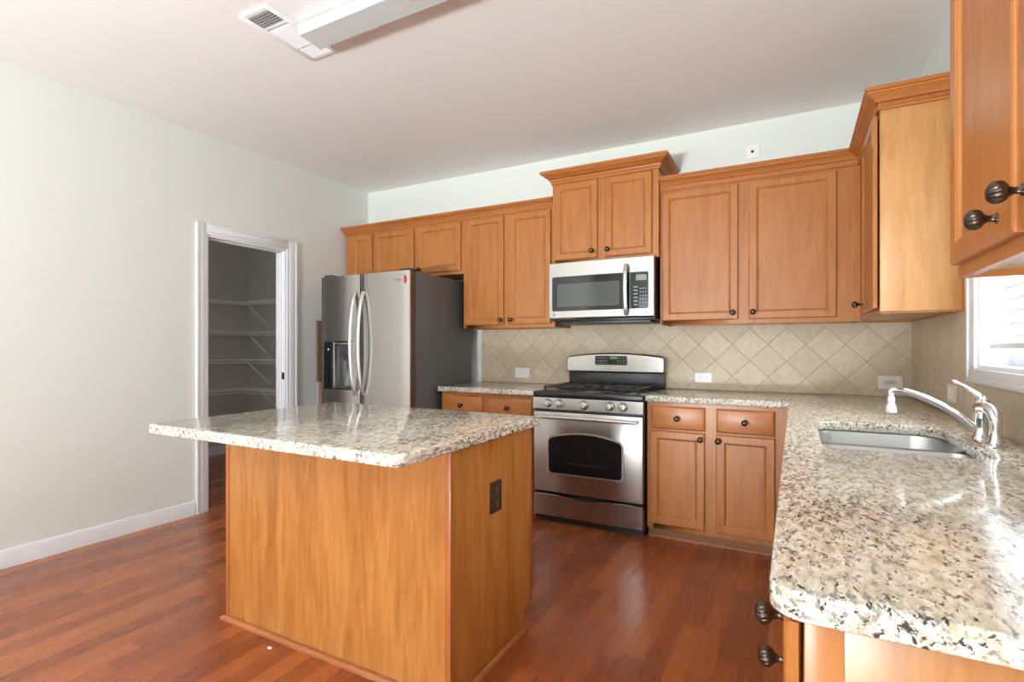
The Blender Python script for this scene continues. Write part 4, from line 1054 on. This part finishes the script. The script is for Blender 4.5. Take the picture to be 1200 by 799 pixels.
# ------------------------------------------------------------------ window blind
bl = thing('window_blind', 'white horizontal slat blind hanging in the window over the sink', 'blind', (0.045, (WY0 + WY1) / 2, WZ1 - 0.02))
by0, by1 = WY0 + 0.022, WY1 - 0.022
bm = bmesh.new(); z = 1.275; th = math.radians(46)
while z < WZ1 - 0.09:
    for k in range(4):
        t0, t1 = -0.024 + 0.012 * k, -0.012 + 0.012 * k
        f0, f1 = 0.0035 * (1 - (t0 / 0.024) ** 2), 0.0035 * (1 - (t1 / 0.024) ** 2)
        pa = (0.045 + t0 * math.cos(th) - f0 * math.sin(th), z + t0 * math.sin(th) + f0 * math.cos(th)); pb = (0.045 + t1 * math.cos(th) - f1 * math.sin(th), z + t1 * math.sin(th) + f1 * math.cos(th))
        v_ = [bm.verts.new(p) for p in ((pa[0], by0, pa[1]), (pb[0], by0, pb[1]), (pb[0], by1, pb[1]), (pa[0], by1, pa[1]))]
        u_ = [bm.verts.new(p) for p in ((pa[0], by0, pa[1] + 0.0024), (pb[0], by0, pb[1] + 0.0024), (pb[0], by1, pb[1] + 0.0024), (pa[0], by1, pa[1] + 0.0024))]
        bm.faces.new(v_[::-1]); bm.faces.new(u_)
        for q in range(4): bm.faces.new((v_[q], v_[(q + 1) % 4], u_[(q + 1) % 4], u_[q]))
    z += 0.044
obj('slats', bm, 'blind', bl)
obj('bottom_rail', box(0.022, 0.070, by0, by1, 1.218, 1.240, 0.004), 'white', bl)
obj('head_rail', box(0.015, 0.075, by0, by1, WZ1 - 0.070, WZ1 - 0.0165, 0.003), 'white', bl)
bm = bmesh.new()
for y in (by0 + 0.12, (by0 + by1) / 2, by1 - 0.12):
    for x in (0.0195, 0.0725): tube(bm, [(x, y, 1.222), (x, y, WZ1 - 0.03)], 0.001, 5)
obj('cords', bm, 'white', bl)

# ------------------------------------------------------------------ small scraps
b = bmesh.new(); lathe(b, [(0.003, 0), (0.009, 0.001), (0.010, 0.003), (0.006, 0.006), (0.0005, 0.007)], (0, 0, 0), (0, 0, 1), 9)
bmesh.ops.scale(b, vec=(1.2, 0.7, 1), verts=b.verts); bmesh.ops.translate(b, vec=(-2.52, -2.63, 0.0005), verts=b.verts)
solid('paper_scrap', b, 'white', 'tiny white scrap on the floor in front of the island', 'scrap', (-2.52, -2.63, 0.0005))
b = bmesh.new(); lathe(b, [(0.002, 0), (0.004, 0.0006), (0.0005, 0.0016)], (-0.541, -3.063, ZC1 + 0.0003), (0, 0, 1), 8)
solid('scrap', b, 'white', 'tiny white speck lying on the near end of the granite counter', 'scrap', (-0.541, -3.063, ZC1 + 0.0003))
